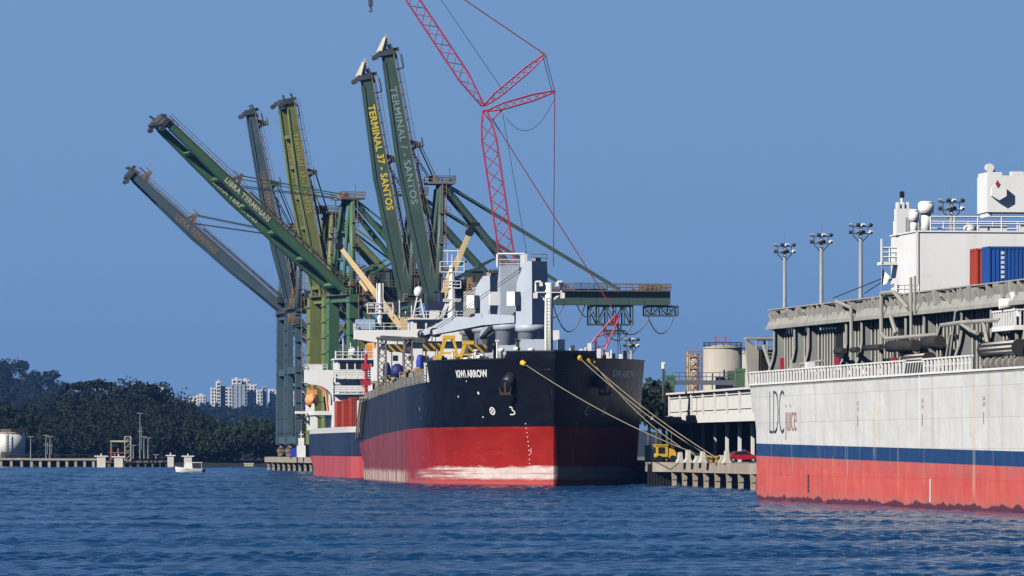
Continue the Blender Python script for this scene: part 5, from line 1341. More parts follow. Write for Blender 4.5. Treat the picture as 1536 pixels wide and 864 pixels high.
roll(1254, 1266, 527, .42, DROLL); roll(1278, 1287, 525, .38, DROLL); roll(1298, 1322, 522, .4, DROLL); roll(1334, 1374, 520, .75, DROLL); roll(1388, 1410, 514, .8, DROLL)
for px in (1173, 1255, 1340): gear('extinguisher_box', REDP, lambda mb: mb.box(P_(px, 548, .8), (.35, .4, 1.3)))
rg = random.Random(5)
for px in range(1190, 1345, 22):
    h = rg.uniform(.5, 1.3); gear(rg.choice(('deck_box', 'bollard', 'valve')), rg.choice((WHITE2, GCL, GCL)), lambda mb: mb.box(P_(px + rg.uniform(-4, 4), 560, .9) + Vector((0, 0, h * .4)), (.7, rg.uniform(.5, 1.4), h)))
STRM = None
def reel(px0, px1, py0, py1):
    a_, b_ = P_(px0, py1, .9), P_(px1, py1, .9); zt = P_(px0, py0, .9).z; rr = (zt - a_.z) / 2; c0 = Vector((.9, a_.y, a_.z + rr)); c1 = Vector((.9, b_.y, a_.z + rr))
    mb = MB(); mb.tube(c0, c1, rr, n=16); r0 = mb.build('reel_drum', paint('pale reel', (.50, .46, .44), .7, .15, 1.0), juice)
    for zf in (-.65, -.1, .5):
        mb = MB(); mb.bx(.9 - rr * 1.03, .9 - rr * .7, min(a_.y, b_.y) + .05, max(a_.y, b_.y) - .05, c0.z + rr * zf - .07, c0.z + rr * zf + .07); mb.build('reel_bar', DROLL, r0)
    for c_ in (c0, c1):
        mb = MB(); mb.tube(c_ - Vector((0, .12, 0)), c_ + Vector((0, .12, 0)), rr * 1.15, n=16); mb.bar(c_, Vector((c_.x, c_.y, DT)), .35); mb.build('reel_flange', DROLL, r0)
reel(1361, 1394, 532, 551); reel(1478, 1530, 514, 536)
for i in range(6):
    gear('winch', paint('winch grey', (.24, .22, .20), .7, .3, 1, rust=.5), lambda mb: (mb.tube(P_(1484 + i * 9, 546, .8), P_(1488 + i * 9, 546, .8), .55, n=10), mb.box(P_(1486 + i * 9, 552, .8), (.8, .7, .7))))
# white deckhouse behind the coaming
hx, y0, y1 = 5.0, -51.0, -40.0
zt = D_.at(1400, 348, y0).z
mb = MB(); mb.bx(hx, 22, y0, y1, 15, zt); mb.bx(hx - .1, 22.1, y0 - .1, y1 + .1, zt, zt + .12); hs = mb.build('deckhouse', WHITE, juice)
mb = MB(); q = D_.at(1378.5, 400, y0); mb.bx(hx - .06, hx + .14, y0 - .09, y0 + .14, 15.2, zt - .03); mb.build('corner_pipe', WHITE2, hs)
mb = MB(); mb.rail([(D_.at(1397, 348, y0).x, y0 + .3, zt + .12), (22, y0 + .3, zt + .12)], 1.15, .06, 2, 1.9); mb.rail([(hx + .2, y1 - .3, zt + .12), (22, y1 - .3, zt + .12)], 1.15, .06, 2, 1.9); mb.build('roof_rail', WHITE2, hs)
q = D_.at(1353, 345, -43); mb = MB()
mb.bx(q.x - .55, q.x + .65, -43.6, -42.4, zt, zt + 2.2)
for dx in (-.4, 0, .4): mb.bx(q.x + dx - .07, q.x + dx + .09, -43.5, -42.6, zt + 2.2, zt + 2.75)
mb.tube((q.x, -43, zt + 2.7), (q.x, -43, zt + 3.4), .14, n=6); mb.build('mast_housing', WHITE2, juice)
mb = MB(); mb.box((q.x, -43, zt + 3.4), (.35, .35, .5)); mb.build('navigation_light', BLACK, juice)
for px, py0, py1, rr, cap in ((1371, 314, 345, .3, .42), (1389, 302, 345, .42, .68)):
    q = D_.at(px, py0, -46); mb = MB(); mb.tube((q.x, -46, zt), (q.x, -46, q.z - 1.0), rr, n=14); mb.tube((q.x, -46, q.z - 1.0), (q.x, -46, q.z - .2), cap * .95, cap, n=16); mb.tube((q.x, -46, q.z - .2), (q.x, -46, q.z), cap, cap * .7, n=16); mb.build('mushroom_vent', WHITE2, juice)
for i, px in enumerate((1360, 1364, 1368, 1379, 1383)):
    q = D_.at(px, 326 + (i % 3) * 3, -45); mb = MB(); mb.tube((q.x, -45, zt), (q.x, -45, q.z), .09, n=5); mb.build('vent_pipe', STEEL, juice)
mb = MB(); q = D_.at(1455, 338, y0 + 1.4); mb.lathe((q.x, y0 + 1.4, zt), [(.5, 0), (.55, .5), (.2, .7)], 10); mb.bx(q.x + .7, q.x + 3, y0 + 1, y0 + 1.8, zt, zt + .6); mb.box((q.x + 4.5, y0 + 1.2, zt + .35), (.8, .6, .7)); mb.build('roof_gear', WHITE2, juice)
mb = MB(); q = D_.at(1319, 395, -42); q2 = D_.at(1319, 374, -42)
mb.bx(q.x, hx, -43, -41, q.z - .15, q.z + .1); mb.rail([(q.x, -43, q.z + .1), (hx, -43, q.z + .1)], q2.z - q.z, .07, 3, .5); mb.tube((q.x, -43, q.z), (q.x, -43, q.z + 2.0), .09, n=5); mb.build('side_platform', WHITE2, juice)
mb = MB(); q = D_.at(1370, 436, y0 - .6); mb.rail([(D_.at(1345, 430, y0 - .6).x, y0 - .6, ct(-51)), (D_.at(1378, 430, y0 - .6).x, y0 - .6, ct(-51))], 1.0, .05, 3, .5); mb.build('ladder_rail', WHITE2, juice)
a_, b_ = D_.at(1250, 447, -20), D_.at(1330, 415, -42)
mb = MB(); mb.tube(a_, b_, .05, n=4); mb.build('stay_wire', CABLE, juice)
mb = MB(); mb.tube(D_.at(1297, 440, -30), D_.at(1330, 418, -42), .05, n=4); mb.build('stay_wire', CABLE, juice)
# bridge wing reaching over the side, boat deck below
yb = -106
q = D_.at(1481, 318, yb); q1 = D_.at(1481, 263, yb)
mb = MB(); mb.bx(q.x, 14, yb, yb + 3.6, q.z, q1.z); mb.bx(q.x + .05, q.x + 1.1, yb + .1, yb + 3.5, q1.z, q1.z + .25); mb.bx(q.x + .1, q.x + .4, yb + .3, yb + 3, q.z - .35, q.z); wing = mb.build('bridge_wing', WHITE, juice)
mb = MB(); hq = D_.at(1497, 288, yb); hexp = [(hq.x + .62 * math.cos(a), hq.z + .62 * math.sin(a)) for a in [math.pi / 6 + math.pi / 3 * i for i in range(6)]]
mb.prism(hexp, 'y', yb - .5, yb - .02); mb.build('hexagon_badge', WHITE2, wing)
mb = MB(); hq2 = D_.at(1494, 276, yb); mb.prism([(hq2.x, hq2.z + .28), (hq2.x + .16, hq2.z), (hq2.x, hq2.z - .28), (hq2.x - .16, hq2.z)], 'y', yb - .56, yb - .51); mb.build('red_emblem', REDP, wing)
mb = MB(); q = D_.at(1484, 252, yb + 1.5); mb.tube((q.x, yb + 1.5, q1.z), (q.x, yb + 1.5, q.z - .2), .14, n=7); mb.tube((q.x, yb + 1.3, q.z), (q.x, yb + 1.8, q.z), .32, n=14); mb.tube((q.x + .5, yb + 1.5, q1.z), (q.x + .3, yb + 1.5, q1.z + .5), .1, n=6); mb.build('searchlight', WHITE2, wing)
mb = MB(); q = D_.at(1525, 262, yb + 1); mb.box((q.x, yb + 1, q1.z + .15), (.9, .8, .35)); mb.build('wing_locker', WHITE2, wing)
yp = -101
q = D_.at(1496, 497, yp); q1 = D_.at(1496, 490, yp); q2 = D_.at(1498, 466, yp)
mb = MB(); mb.bx(q.x, 4, yp - 6, yp + 2, q.z, q1.z); bd = mb.build('boat_deck', WHITE, juice)
mb = MB()
for i in range(9): x = q.x + .1 + i * .34; mb.bx(x - .06, x + .06, yp - 5.9, yp - 5.8, q1.z, q2.z)
mb.bx(q.x, q.x + 3.2, yp - 5.95, yp - 5.75, q2.z - .1, q2.z)
for i in range(9): y = yp - 5.6 + i * .9; mb.bx(q.x + .02, q.x + .14, y - .1, y + .1, q1.z, q2.z)
mb.bx(q.x, q.x + .18, yp - 5.8, yp + 2, q2.z - .12, q2.z); mb.build('boat_deck_rail', WHITE2, bd)
mb = MB(); a_ = D_.at(1499, 456, yp - 2); mb.tube(a_, a_ + Vector((1.6, 0, .05)), .38, n=12); mb.build('life_raft', WHITE2, bd)
mb = MB(); a_ = D_.at(1526, 425, yp - 3); mb.bar(a_, a_ + Vector((1.3, 0, -2.2)), .5, .6); mb.bx(a_.x + .1, a_.x + 1.6, yp - 3.4, yp - 2.2, q2.z - .2, a_.z - .4); mb.tube(a_ + Vector((.1, 0, -2.4)), a_ + Vector((-.3, 0, -.6)), .28, n=8); mb.build('davit', WHITE2, bd)
mb = MB()
for i in range(3): x = q.x + .4 + i * 1.2; mb.bx(x - .1, x + .1, yp - 5, yp - 4.8, DT, q.z)
mb.build('deck_post', GCL, bd)
# containers on its hatch
def container(px, y, lab, mat, stripe=None):
    q = D_.at(px, 425, y); w = D_.world(q.x, y, ct(-86) + .08); t = thing('shipping_container', lab, 'container', w, D_.a, 'containers on the juice carrier')
    h = 2.9; mb = MB(); mb.bx(.06, 12.1, -2.38, -.06, .06, h - .06)
    for i in range(40): mb.bx(.35 + i * .295, .50 + i * .295, -2.43, -2.37, .15, h - .15)
    for i in range(7): mb.bx(0, .07, -2.2 + i * .31, -2.05 + i * .31, .15, h - .15)
    mb.build('body', mat, t)
    mb = MB()
    for x in (.06, 12.1):
        for yy in (-2.38, -.06): mb.bx(x - .08, x + .08, yy - .08, yy + .08, 0, h)
    for z in (.08, h - .08): mb.bx(0, 12.2, -2.46, -2.34, z - .08, z + .08); mb.bx(-.03, .1, -2.4, 0, z - .08, z + .08)
    mb.build('frame', mat, t)
    if stripe:
        for k_ in range(6):
            mb = MB(); z = .5 + k_ * .36; mb.bx(.95, 1.2, -2.46, -2.44, z, z + .22); mb.build('side_mark', NAMEM, t)
    return t
container(1455, -82, 'red container end on behind the blue one on the white ship', REDC)
container(1473, -86.6, 'blue corrugated container in front of the red one on the white ship', BLUEC, True)
fl = thing('flag', 'white pointed flag flying left of the tall white deckhouse', 'flag', D_.world(0, 0, 0), D_.a)
a_, b_, c_ = D_.at(1323, 402, -44), D_.at(1339, 420, -44), D_.at(1322, 429, -44)
mb = MB(); N = 8; vs = []; fs = []
for i in range(N + 1):
    for j in range(N + 1):
        u, v = i / N, j / N; top, bot = a_.lerp(b_, u), c_.lerp(b_, u); p = top.lerp(bot, v); vs.append(p + Vector((0, .12 * math.sin(u * 6 + v * 2), 0)))
fs = [(i * (N+1) + j, (i+1) * (N+1) + j, (i+1) * (N+1) + j + 1, i * (N+1) + j + 1) for i in range(N) for j in range(N)]
mb.smooth = True; mb.add(vs, fs); mb.add([Vector(v) + Vector((0, .02, 0)) for v in vs], [f[::-1] for f in fs]); mb.build('cloth', WHITE2, fl)
mb = MB(); mb.tube(a_ + Vector((0, 0, .3)), Vector((c_.x, c_.y, ct(-44))), .05, n=5); mb.build('staff', STEEL, fl)
# ------------------------------------------------------------------ mooring ropes
def rope(px, py, side, z, end, lab, sag=.5, s_fix=None):
    s = s_fix if s_fix is not None else k_find(px, side, z); p = hull_pt(s, side, z, .25); w = K.world(*p)
    t = thing('mooring_rope', lab, 'rope', w, 0, 'mooring ropes of the black ship')
    e = Vector(end) - w
    mb = MB(); mb.path(catenary((0, 0, 0), e, sag, 14), .055, 6); mb.build('line', ROPE, t)
    mb = MB(); d = e.normalized(); mb.tube(-d * .25, d * .45, .36, .26, n=9); mb.build('chafe_guard', YELLOW, t)
    return t
zf = lambda py, d=741: EYE + (HZ - py) * d / FPX
BOL = [W(1062, 692, 716), W(1068, 692, 706), W(1076, 692, 694), W(1050, 692, 728)]
for i, b_ in enumerate(BOL): b_.z = QZ + .55
rope(787, 545, -1, zf(545), BOL[0], 'mooring rope from the left side of the black bow, lowest where it crosses the hull', .9)
rope(831, 537, 1, zf(537), BOL[1], 'mooring rope from the middle of the black bow down to the quay', .7, .05)
rope(879, 541, 1, zf(541, 743), BOL[2], 'mooring rope from the right bow fairlead reaching farthest right on the quay', .6)
rope(886, 543, 1, zf(543, 743), BOL[3], 'thin mooring rope just below the rightmost one, landing nearer the black ship', 1.3)
for i, b_ in enumerate(BOL):
    t = thing('mooring_bollard', ['cast iron bollard holding the lowest rope of the black ship', 'cast iron bollard holding the rope from the middle of the bow', 'cast iron bollard holding the rope that reaches farthest right', 'cast iron bollard holding the thin rope nearest the black ship'][i], 'bollard', (b_.x, b_.y, QZ), 0, 'bollards on the near quay')
    mb = MB(); mb.lathe((0, 0, 0), [(.42, 0), (.30, .15), (.27, .5), (.44, .62), (.40, .8), (.05, .85)], 12); mb.build('head', paint('bollard iron', (.30, .20, .05), .6, .25, 2.0, rust=.6), t)
    mb = MB(); mb.bx(-.5, .5, -.5, .5, 0, .06); mb.build('base_plate', DGREY, t)

# ------------------------------------------------------------------ white quay shed
SH = Frame(28.4, 736, 5.7)
shed = thing('warehouse', 'long white quay shed with a projecting canopy and dark open bays', 'warehouse', SH.world(0, 0, QZ), SH.a)
SHW = paint('white shed cladding', (.72, .71, .68), .6, .08, .3, streak=.25, streakcol=(.5, .46, .4))
Y0, Y1, RT = -90, 72, 8.9
mb = MB(); mb.bx(0, .25, Y0, Y1, 5.6, RT); mb.bx(.25, 20, Y1 - .25, Y1, 0, RT); mb.bx(.25, 20, Y0, Y0 + .25, 0, RT)
mb.bx(4.5, 4.7, Y0 + .3, Y1 - .3, 0, 5.5); wall = mb.build('wall', SHW, shed)
mb = MB(); mb.bx(-.5, 20.5, Y0 - .3, Y1 + .3, RT, RT + .25); mb.prism([(-.3, RT + .25), (20.3, RT + .25), (10, RT + 1.0)], 'y', Y0, Y1); mb.build('roof', SHW, shed)
mb = MB(); mb.bx(-2.6, .0, Y0 - .5, Y1 + 2.5, 4.95, 5.95); mb.build('canopy', paint('canopy white', (.78, .77, .74), .5, .06), shed)
for i in range(15):
    y = Y1 - .8 - i * 11.5
    mb = MB(); mb.bx(-.35, .0, y - .35, y + .35, 0, 4.9); mb.build('column', SHW, shed)
    mb = MB(); mb.bx(-.3, .0, y - .22, y + .22, 5.97, RT - .02); mb.build('pilaster', SHW, wall)
mb = MB(); mb.bx(-.15, -.01, Y0, Y1, 6.6, 6.7); mb.bx(-.18, -.01, Y0, Y1, RT - .5, RT - .38); mb.build('cladding_rail', SHW, wall)
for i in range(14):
    y = Y1 - 6.5 - i * 11.5; mb = MB(); mb.bx(4.3, 4.48, y - 4.2, y + 4.2, .02, 4.8); mb.build('bay_shade_panel', paint('painted bay shade', (.05, .05, .05), .7, .3, .8), shed)  # dark panel standing for the unlit inside of each bay
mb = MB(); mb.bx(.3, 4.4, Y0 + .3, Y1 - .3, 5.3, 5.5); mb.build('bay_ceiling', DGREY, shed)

# ------------------------------------------------------------------ things on the quay
def on_quay(px, d): p = W(px, HZ, d); return (p.x, d, QZ)
t = thing('loading_machine', 'yellow loading machine with a boxy cab parked beside the black bow', 'loader', on_quay(997, 743), R(8))
mb = MB(); mb.bx(-1.2, .25, -.9, .9, .65, 2.05); mb.bx(-1.3, .35, -1, 1, 2.05, 2.2); cb = mb.build('cab', YELLOW, t)
mb = MB(); mb.bx(-.95, -.15, -.96, -.88, 1.1, 1.85); mb.build('window', GLASS, cb)
mb = MB(); mb.bx(-1.24, -1.18, -.6, .6, 1.1, 1.85); mb.build('window', GLASS, cb)
mb = MB(); mb.prism([(.3, .5), (1.3, .5), (1.3, 1.2), (1.0, 1.6), (.3, 1.75)], 'y', -.8, .8); mb.bx(1.3, 1.55, -.7, .7, .5, .9); mb.build('engine_hood', YELLOW, t)
mb = MB(); mb.bx(-1.2, 1.3, -.7, .7, .4, .66); mb.build('chassis', DGREY, t)
for x in (-.8, .9):
    for y in (-.85, .85): mb = MB(); mb.tube((x, y - .15, .42), (x, y + .15, .42), .42, n=14); mb.build('wheel', BLACK, t)
mb = MB(); mb.bar((.6, -.6, 1.6), (1.5, -.6, 2.1), .1); mb.tube((1.1, .5, 1.5), (1.1, .5, 2.3), .06, n=5); mb.build('exhaust', DGREY, t)
t = thing('timber_fender', 'black timber fender wall at the quay corner beside the black hull', 'fender', (16.7, 738.9, 0), 0)
mb = MB(); mb.bx(.2, 3.0, .1, .35, .9, 2.7); mb.build('waling', BLACK, t)
for i in range(9): mb = MB(); x = .1 + i * .36; mb.bx(x - .13, x + .13, -.2, .12, -1.5, 2.85 + .12 * (i % 3)); mb.build('fender_pile', BLACK, t)
t = thing('parked_car', 'red parked car on the quay under the shed canopy next to the white hull', 'car', on_quay(1113, 712), R(8))
mb = MB(); pr = [(-1.9, .35), (-1.95, .75), (-1.5, .9), (-.9, 1.35), (.5, 1.4), (1.15, .95), (1.9, .8), (2.0, .4)]
mb.prism(pr, 'y', -.8, .8); body = mb.build('body', paint('red car paint', (.48, .015, .03), .25, .1, 1), t)
mb = MB(); mb.prism([(-1.2, .95), (-.82, 1.3), (.42, 1.34), (.95, .97)], 'y', -.82, -.805); mb.build('side_window', GLASS, body)
mb = MB(); mb.prism([(-1.2, .95), (-.82, 1.3), (.42, 1.34), (.95, .97)], 'y', .805, .82); mb.build('side_window', GLASS, body)
mb = MB(); mb.bar((-1.42, 0, .97), (-.95, 0, 1.33), 1.3, .03); mb.build('rear_window', GLASS, body)
for x in (-1.2, 1.2):
    for y in (-.75, .75):
        mb = MB(); mb.tube((x, y - .1, .33), (x, y + .1, .33), .33, n=14); wh = mb.build('wheel', BLACK, t)
        mb = MB(); mb.tube((x, y - .12, .33), (x, y + .12, .33), .18, n=10); mb.build('rim', STEEL, wh)
for y in (-.6, .6): mb = MB(); mb.box((1.95, y, .65), (.1, .3, .15)); mb.build('headlight', NAMEM, t)
t = thing('parked_truck', 'small blue truck parked behind the red car by the shed', 'truck', on_quay(1119, 742), R(8)); t.scale = (.62, .62, .62)
mb = MB(); mb.bx(-1.6, -.2, -1, 1, .6, 2.6); cbn = mb.build('cab', BLUEC, t)
mb = MB(); mb.bx(-1.4, -.4, -1.04, -.98, 1.6, 2.3); mb.build('window', GLASS, cbn)
mb = MB(); mb.bx(0, 4.5, -1.1, 1.1, .9, 1.5); mb.build('flatbed', DGREY, t)
for x in (-.9, 1.2, 3.6): 
    for y in (-.9, .9): mb = MB(); mb.tube((x, y - .18, .48), (x, y + .18, .48), .48, n=12); mb.build('wheel', BLACK, t)
for i, px in enumerate((1020, 1032, 1046, 1054, 1082, 1090)):
    d = 722 - i * 7; t = thing('concrete_barrier', '%s pale concrete barrier from the left standing along the quay edge by the shed' % ORD[i], 'barrier', on_quay(px, d), R(6), 'barriers along the near quay')
    h = (1.25, 1.5, .8, 1.35, .9, 1.4)[i]
    mb = MB(); mb.prism([(-.45, 0), (.45, 0), (.38, .2), (.2, .5), (.16, h), (-.16, h), (-.2, .5), (-.38, .2)], 'y', -1.0, 1.0); mb.build('body', paint('pale barrier', (.58, .55, .48), .8, .15, 1.0, streak=.3), t)
t = thing('marker_post', 'black and yellow striped post at the quay corner beside the black ship', 'post', on_quay(985, 744), 0)
mb = MB(); mb.tube((0, 0, 0), (0, 0, 1.9), .16, n=8); mb.build('post', HAZ, t); mb = MB(); mb.tube((0, 0, 1.9), (0, 0, 2.15), .2, n=8); mb.build('cap', WHITE2, t)
for i, px in enumerate((972, 979)):
    t = thing('utility_cabinet', ['taller grey utility cabinet beside the striped post', 'shorter white utility cabinet left of the yellow loading machine'][i], 'cabinet', on_quay(px, 756), 0, 'cabinets on the quay')
    mb = MB(); mb.bx(-.4, .4, -.3, .3, 0, 2.1 - .5 * i); mb.build('body', [STEEL, WHITE2][i], t); mb = MB(); mb.bx(-.3, .3, -.33, -.3, .2, 1.4); mb.build('door', [STEEL, WHITE2][i], t)
t = thing('light_pole', 'thin dark pole with a white top and brackets left of the white shed', 'pole', on_quay(995, 776))
zt = EYE + (HZ - 553) * 776 / FPX - QZ
mb = MB(); mb.tube((0, 0, 0), (0, 0, zt), .26, .15, n=8); mb.build('shaft', DGREY, t)
mb = MB(); mb.tube((0, 0, zt), (0, 0, zt + .7), .24, n=8); mb.box((0, 0, zt + .75), (.5, .4, .2)); mb.build('lamp_head', WHITE2, t)
mb = MB()
for k in range(7): z = zt - 1.2 - k * 1.1; mb.bar((-.5, 0, z), (.05, 0, z), .08); 
mb.ladder((.28, 0, .4), (.24, 0, zt - .3), .35, side=(0, 1, 0), r=.03); mb.build('step_bracket', DGREY, t)

# high mast floodlights behind the shed
def flood_mast(px, ytop, d, lab, first=None, wid=2.6):
    loc = on_quay(px, d); H_ = EYE + (HZ - ytop) * d / FPX - QZ
    t = thing('floodlight_mast', lab, 'floodlight mast', loc, R(12), 'tall floodlight masts')
    mb = MB(); mb.tube((0, 0, 0), (0, 0, H_ - .5), .38, .24, n=10); mb.build('pole', STEEL, t)
    mb = MB()
    for z in (H_ - 1.3, H_ - .35): mb.bar((-wid / 2, 0, z), (wid / 2, 0, z), .14); mb.bar((-wid * .35, -1.1, z), (-wid * .35, 1.1, z), .12); mb.bar((wid * .35, -1.1, z), (wid * .35, 1.1, z), .12)
    for sx in (-1, 1): mb.bar((0, 0, H_ - 2.6), (sx * wid * .42, 0, H_ - 1.5), .12); mb.tube((sx * wid * .4, 0, H_ - 1.6), (sx * wid * .4, 0, H_ - .3), .06, n=5)
    mb.tube((0, 0, H_ - .5), (0, 0, H_ + 1.4), .015, n=4); mb.build('lamp_frame', DGREY, t)
    for k, z in enumerate((H_ - 1.1, H_ - .15)):
        for i in range(4):
            x = -wid * .5 + wid * (i + .5 * k * .0) / 3
            mb = MB(); mb.box((x, -.35 if i % 2 else .3, z), (.48, .34, .4), rx=R(35), rz=R(-20 + 15 * i)); mb.build('floodlight', [DGREY, STEEL, DGREY, WHITE2][(i + k) % 4], t)
    return t
flood_mast(1177, 366, 885, 'leftmost of the three floodlight masts rising over the white ship, the lowest one')
flood_mast(1232, 351, 845, 'middle of the three floodlight masts rising over the white ship')
flood_mast(1291, 336, 807, 'tallest of the three floodlight masts, nearest the white deckhouse')
flood_mast(1427, 299, 727, 'floodlight mast whose head shows above the white deckhouse roof')
flood_mast(947, 508, 960, 'short floodlight mast whose head shows above the black bow', wid=2.0)

# trees behind the quay, green conveyor bridge, silos
for i, (px, d, h, r) in enumerate(((972, 850, 10.5, 2.6), (984, 846, 9.2, 2.4), (994, 868, 11.0, 2.6))):
    p = on_quay(px, d); tree(p[0], d, QZ, h, r, ['dark leafy tree close behind the black bow', 'middle dark leafy tree between the black bow and the thin pole', 'dark leafy tree behind the thin pole by the shed'][i], .34, LEAF2, 900, .42, 40 + i)
CBG = paint('conveyor green', (.07, .13, .07), .6, .2, .6, rust=.4)
cb0 = W(1004, HZ, 905)
t = thing('conveyor_bridge', 'green framed conveyor bridge crossing above the white shed roof', 'conveyor', (cb0.x, 905, QZ), 0)
def CB(px, py): p = W(px, py, 905); return Vector((p.x - cb0.x, 0, p.z - QZ))
for pa, pb, ww in ((1000, 1012, 1.1), (1104, 1117, 1.2)):
    x0, x1 = CB(pa, 600).x, CB(pb, 600).x; zt = CB(pa, 563 if pa == 1000 else 553).z
    mb = MB(); mb.bx(x0, x1, -1, 1, 0, zt); mb.bx(x0 - .1, x1 + .1, -1.1, 1.1, zt - .5, zt); mb.build('tower', CBG, t)
za, zb = CB(1010, 575).z, CB(1010, 566).z; x0, x1 = CB(1008, 570).x, CB(1110, 570).x
mb = MB(); mb.bx(x0, x1, -.8, .8, za, za + .35); mb.bx(x0, x1, -.9, -.8, za - .25, za + .45); mb.rail([(x0, -.85, za + .4), (x1, -.85, za + .4)], 1.2, .05, 2, 1.0); mb.build('walkway', paint('conveyor grey', (.12, .13, .15), .6, .2), t)
mb = MB(); q = CB(1097, 555); mb.bx(q.x - .6, q.x + .5, -.5, .5, za + .4, za + 1.9); mb.build('drive_housing', CBG, t)
SILO = paint('silo concrete', (.43, .395, .34), .8, .12, .12, streak=.45, streakcol=(.30, .27, .22))
def silo(px, d, r, ytop, lab):
    p = W(px, HZ, d); t = thing('storage_silo', lab, 'silo', (p.x, d, QZ), 0, 'silos behind the shed'); h = EYE + (HZ - ytop) * d / FPX - QZ
    mb = MB(); mb.lathe((0, 0, 0), [(r, 0), (r, h * .3), (r * 1.01, h * .3 + .1), (r * 1.01, h * .3 + .3), (r, h * .3 + .4), (r, h)], 36); mb.build('shell', SILO, t)
    mb = MB(); mb.lathe((0, 0, h), [(r * 1.03, 0), (r * 1.03, .25), (r * .3, .9), (.1, 1.0)], 30); mb.build('roof', SILO, t)
    mb = MB(); mb.rail([(r * math.cos(a), r * math.sin(a), h + .2) for a in [2 * math.pi * i / 16 for i in range(17)]], 1.1, .06, 2, 2.0); mb.build('roof_rail', DGREY, t)
    for k in range(2): mb = MB(); x = -r * .3 + k * r * .7; mb.tube((x, -r * 1.02, 0), (x, -r * 1.02, h * .55), .12, n=5); mb.build('pipe', DGREY, t)
    return t, h, r
t, h, r = silo(1084, 1300, 4.2, 523, 'large pale round silo behind the shed, left of the other silo')
mb = MB()
for dx in (-1.5, .6): mb.tube((dx, 0, h + .6), (dx, 0, h + 2.6), .12, n=5); mb.bar((dx - .7, 0, h + 2.5), (dx + .7, 0, h + 2.5), .16)
mb.bar((-1.5, 0, h + 1.6), (.6, 0, h + 1.6), .12); mb.build('roof_hoist', REDP, t)
silo(1126, 1345, 4.0, 531, 'second pale silo partly hidden by the white ship')
p = W(1041, HZ, 1290); t = thing('pipe_tower', 'rusty scaffold tower of pipes standing against the pale silo', 'pipe tower', (p.x, 1290, QZ), 0); h = EYE + (HZ - 527) * 1290 / FPX - QZ
mb = MB(); mb.tube((0, 0, 0), (0, 0, h - .5), 1.05, n=16); mb.tube((-1.3, .4, 0), (-1.3, .4, h), .3, n=8); mb.build('duct', paint('buff duct', (.50, .40, .30), .7, .15, .5, rust=.4, rustcol=(.3, .15, .07)), t)
mb = MB()
for x in (-1.7, 1.7):
    for y in (-1.4, 1.4): mb.bx(x - .09, x + .09, y - .09, y + .09, 0, h + .4)
for k in range(9):
    z = 1.5 + k * h / 9; mb.bx(-1.75, 1.75, -1.45, -1.3, z - .1, z + .1); mb.bar((-1.7, -1.4, z), (1.7, -1.4, z + h / 9), .1); mb.bar((1.7, -1.45, z), (-1.7, -1.45, z + h / 9), .08)
    mb.rail([(-1.7, -1.5, z), (1.7, -1.5, z)], 1.0, .05, 2, 1.1)
mb.build('scaffold', paint('scaffold rust', (.34, .20, .10), .8, .25, 1.0, rust=.5), t)

# ------------------------------------------------------------------ far left: tank, jetty, towers, boats
def fw(px, py, d): return W(px, py, d)
p = fw(7, HZ, 1596); t = thing('storage_tank', 'white round storage tank on the far shore at the left edge', 'storage tank', (p.x, 1596, 2.2), 0)
r, h = 5.5, EYE + (HZ - 651) * .1773 - 2.2
mb = MB(); mb.lathe((0, 0, 0), [(r, 0), (r, h)], 32); mb.build('shell', paint('tank white', (.80, .79, .76), .5, .08, .3, streak=.2, streakcol=(.5, .45, .4)), t)
mb = MB(); mb.lathe((0, 0, h), [(r * 1.01, 0), (r * .4, .5), (.1, .6)], 28); mb.build('roof', paint('tank roof', (.45, .38, .33), .7, .2), t)
mb = MB(); mb.rail([(r * math.cos(a), r * math.sin(a), h) for a in [2 * math.pi * i / 14 for i in range(15)]], 1.1, .07, 2, 2); mb.bx(-1, 1.6, -1, 1, h + .5, h + 1.3); mb.tube((-2, 0, h), (-2, 0, h + 2.4), .12, n=5); mb.build('roof_rail', RUSTY, t)
mb = MB(); mb.ladder((1.2, -r - .2, 0), (1.2, -r - .2, h), .7, r=.08, step=.8); mb.bx(-.4, .6, -r - .25, -r + .3, 0, 1.8); mb.build('ladder', DGREY, t)
def jetty(px0, px1, d, py, lab, n, mat=CONC):
    a_, b_ = fw(px0, py, d), fw(px1, py, d); t = thing('jetty', lab, 'jetty', (a_.x, d, 0), 0, 'low jetties on the far shore'); L = b_.x - a_.x
    mb = MB(); mb.bx(0, L, -2, 3, a_.z - .55, a_.z); mb.build('deck', mat, t)
    mb = MB(); mb.bx(0, L, 2.4, 2.6, -.5, a_.z - .6); mb.build('back_wall', DARK, t)  # near-black sheet standing for shade below the jetty deck
    for i in range(n): mb = MB(); x = L * (i + .3) / n; mb.bx(x - .35, x + .35, -1.7, -.9, -1.5, a_.z - .57); mb.build('pile', mat, t)
    mb = MB(); mb.rail([(0, -1.9, a_.z), (L, -1.9, a_.z)], .9, .05, 1, 2.5); mb.build('rail', DGREY, t)
    return t
jetty(-80, 44, 1590, 687, 'low jetty with a dark underside below the white storage tank', 8)
jetty(44, 150, 1560, 687.5, 'long thin jetty with pale piles between the white tank and the dolphins', 8)
jetty(150, 258, 1570, 691, 'dark low jetty under the lattice tower', 10, paint('weathered timber', (.12, .10, .085), .9, .3, .6))
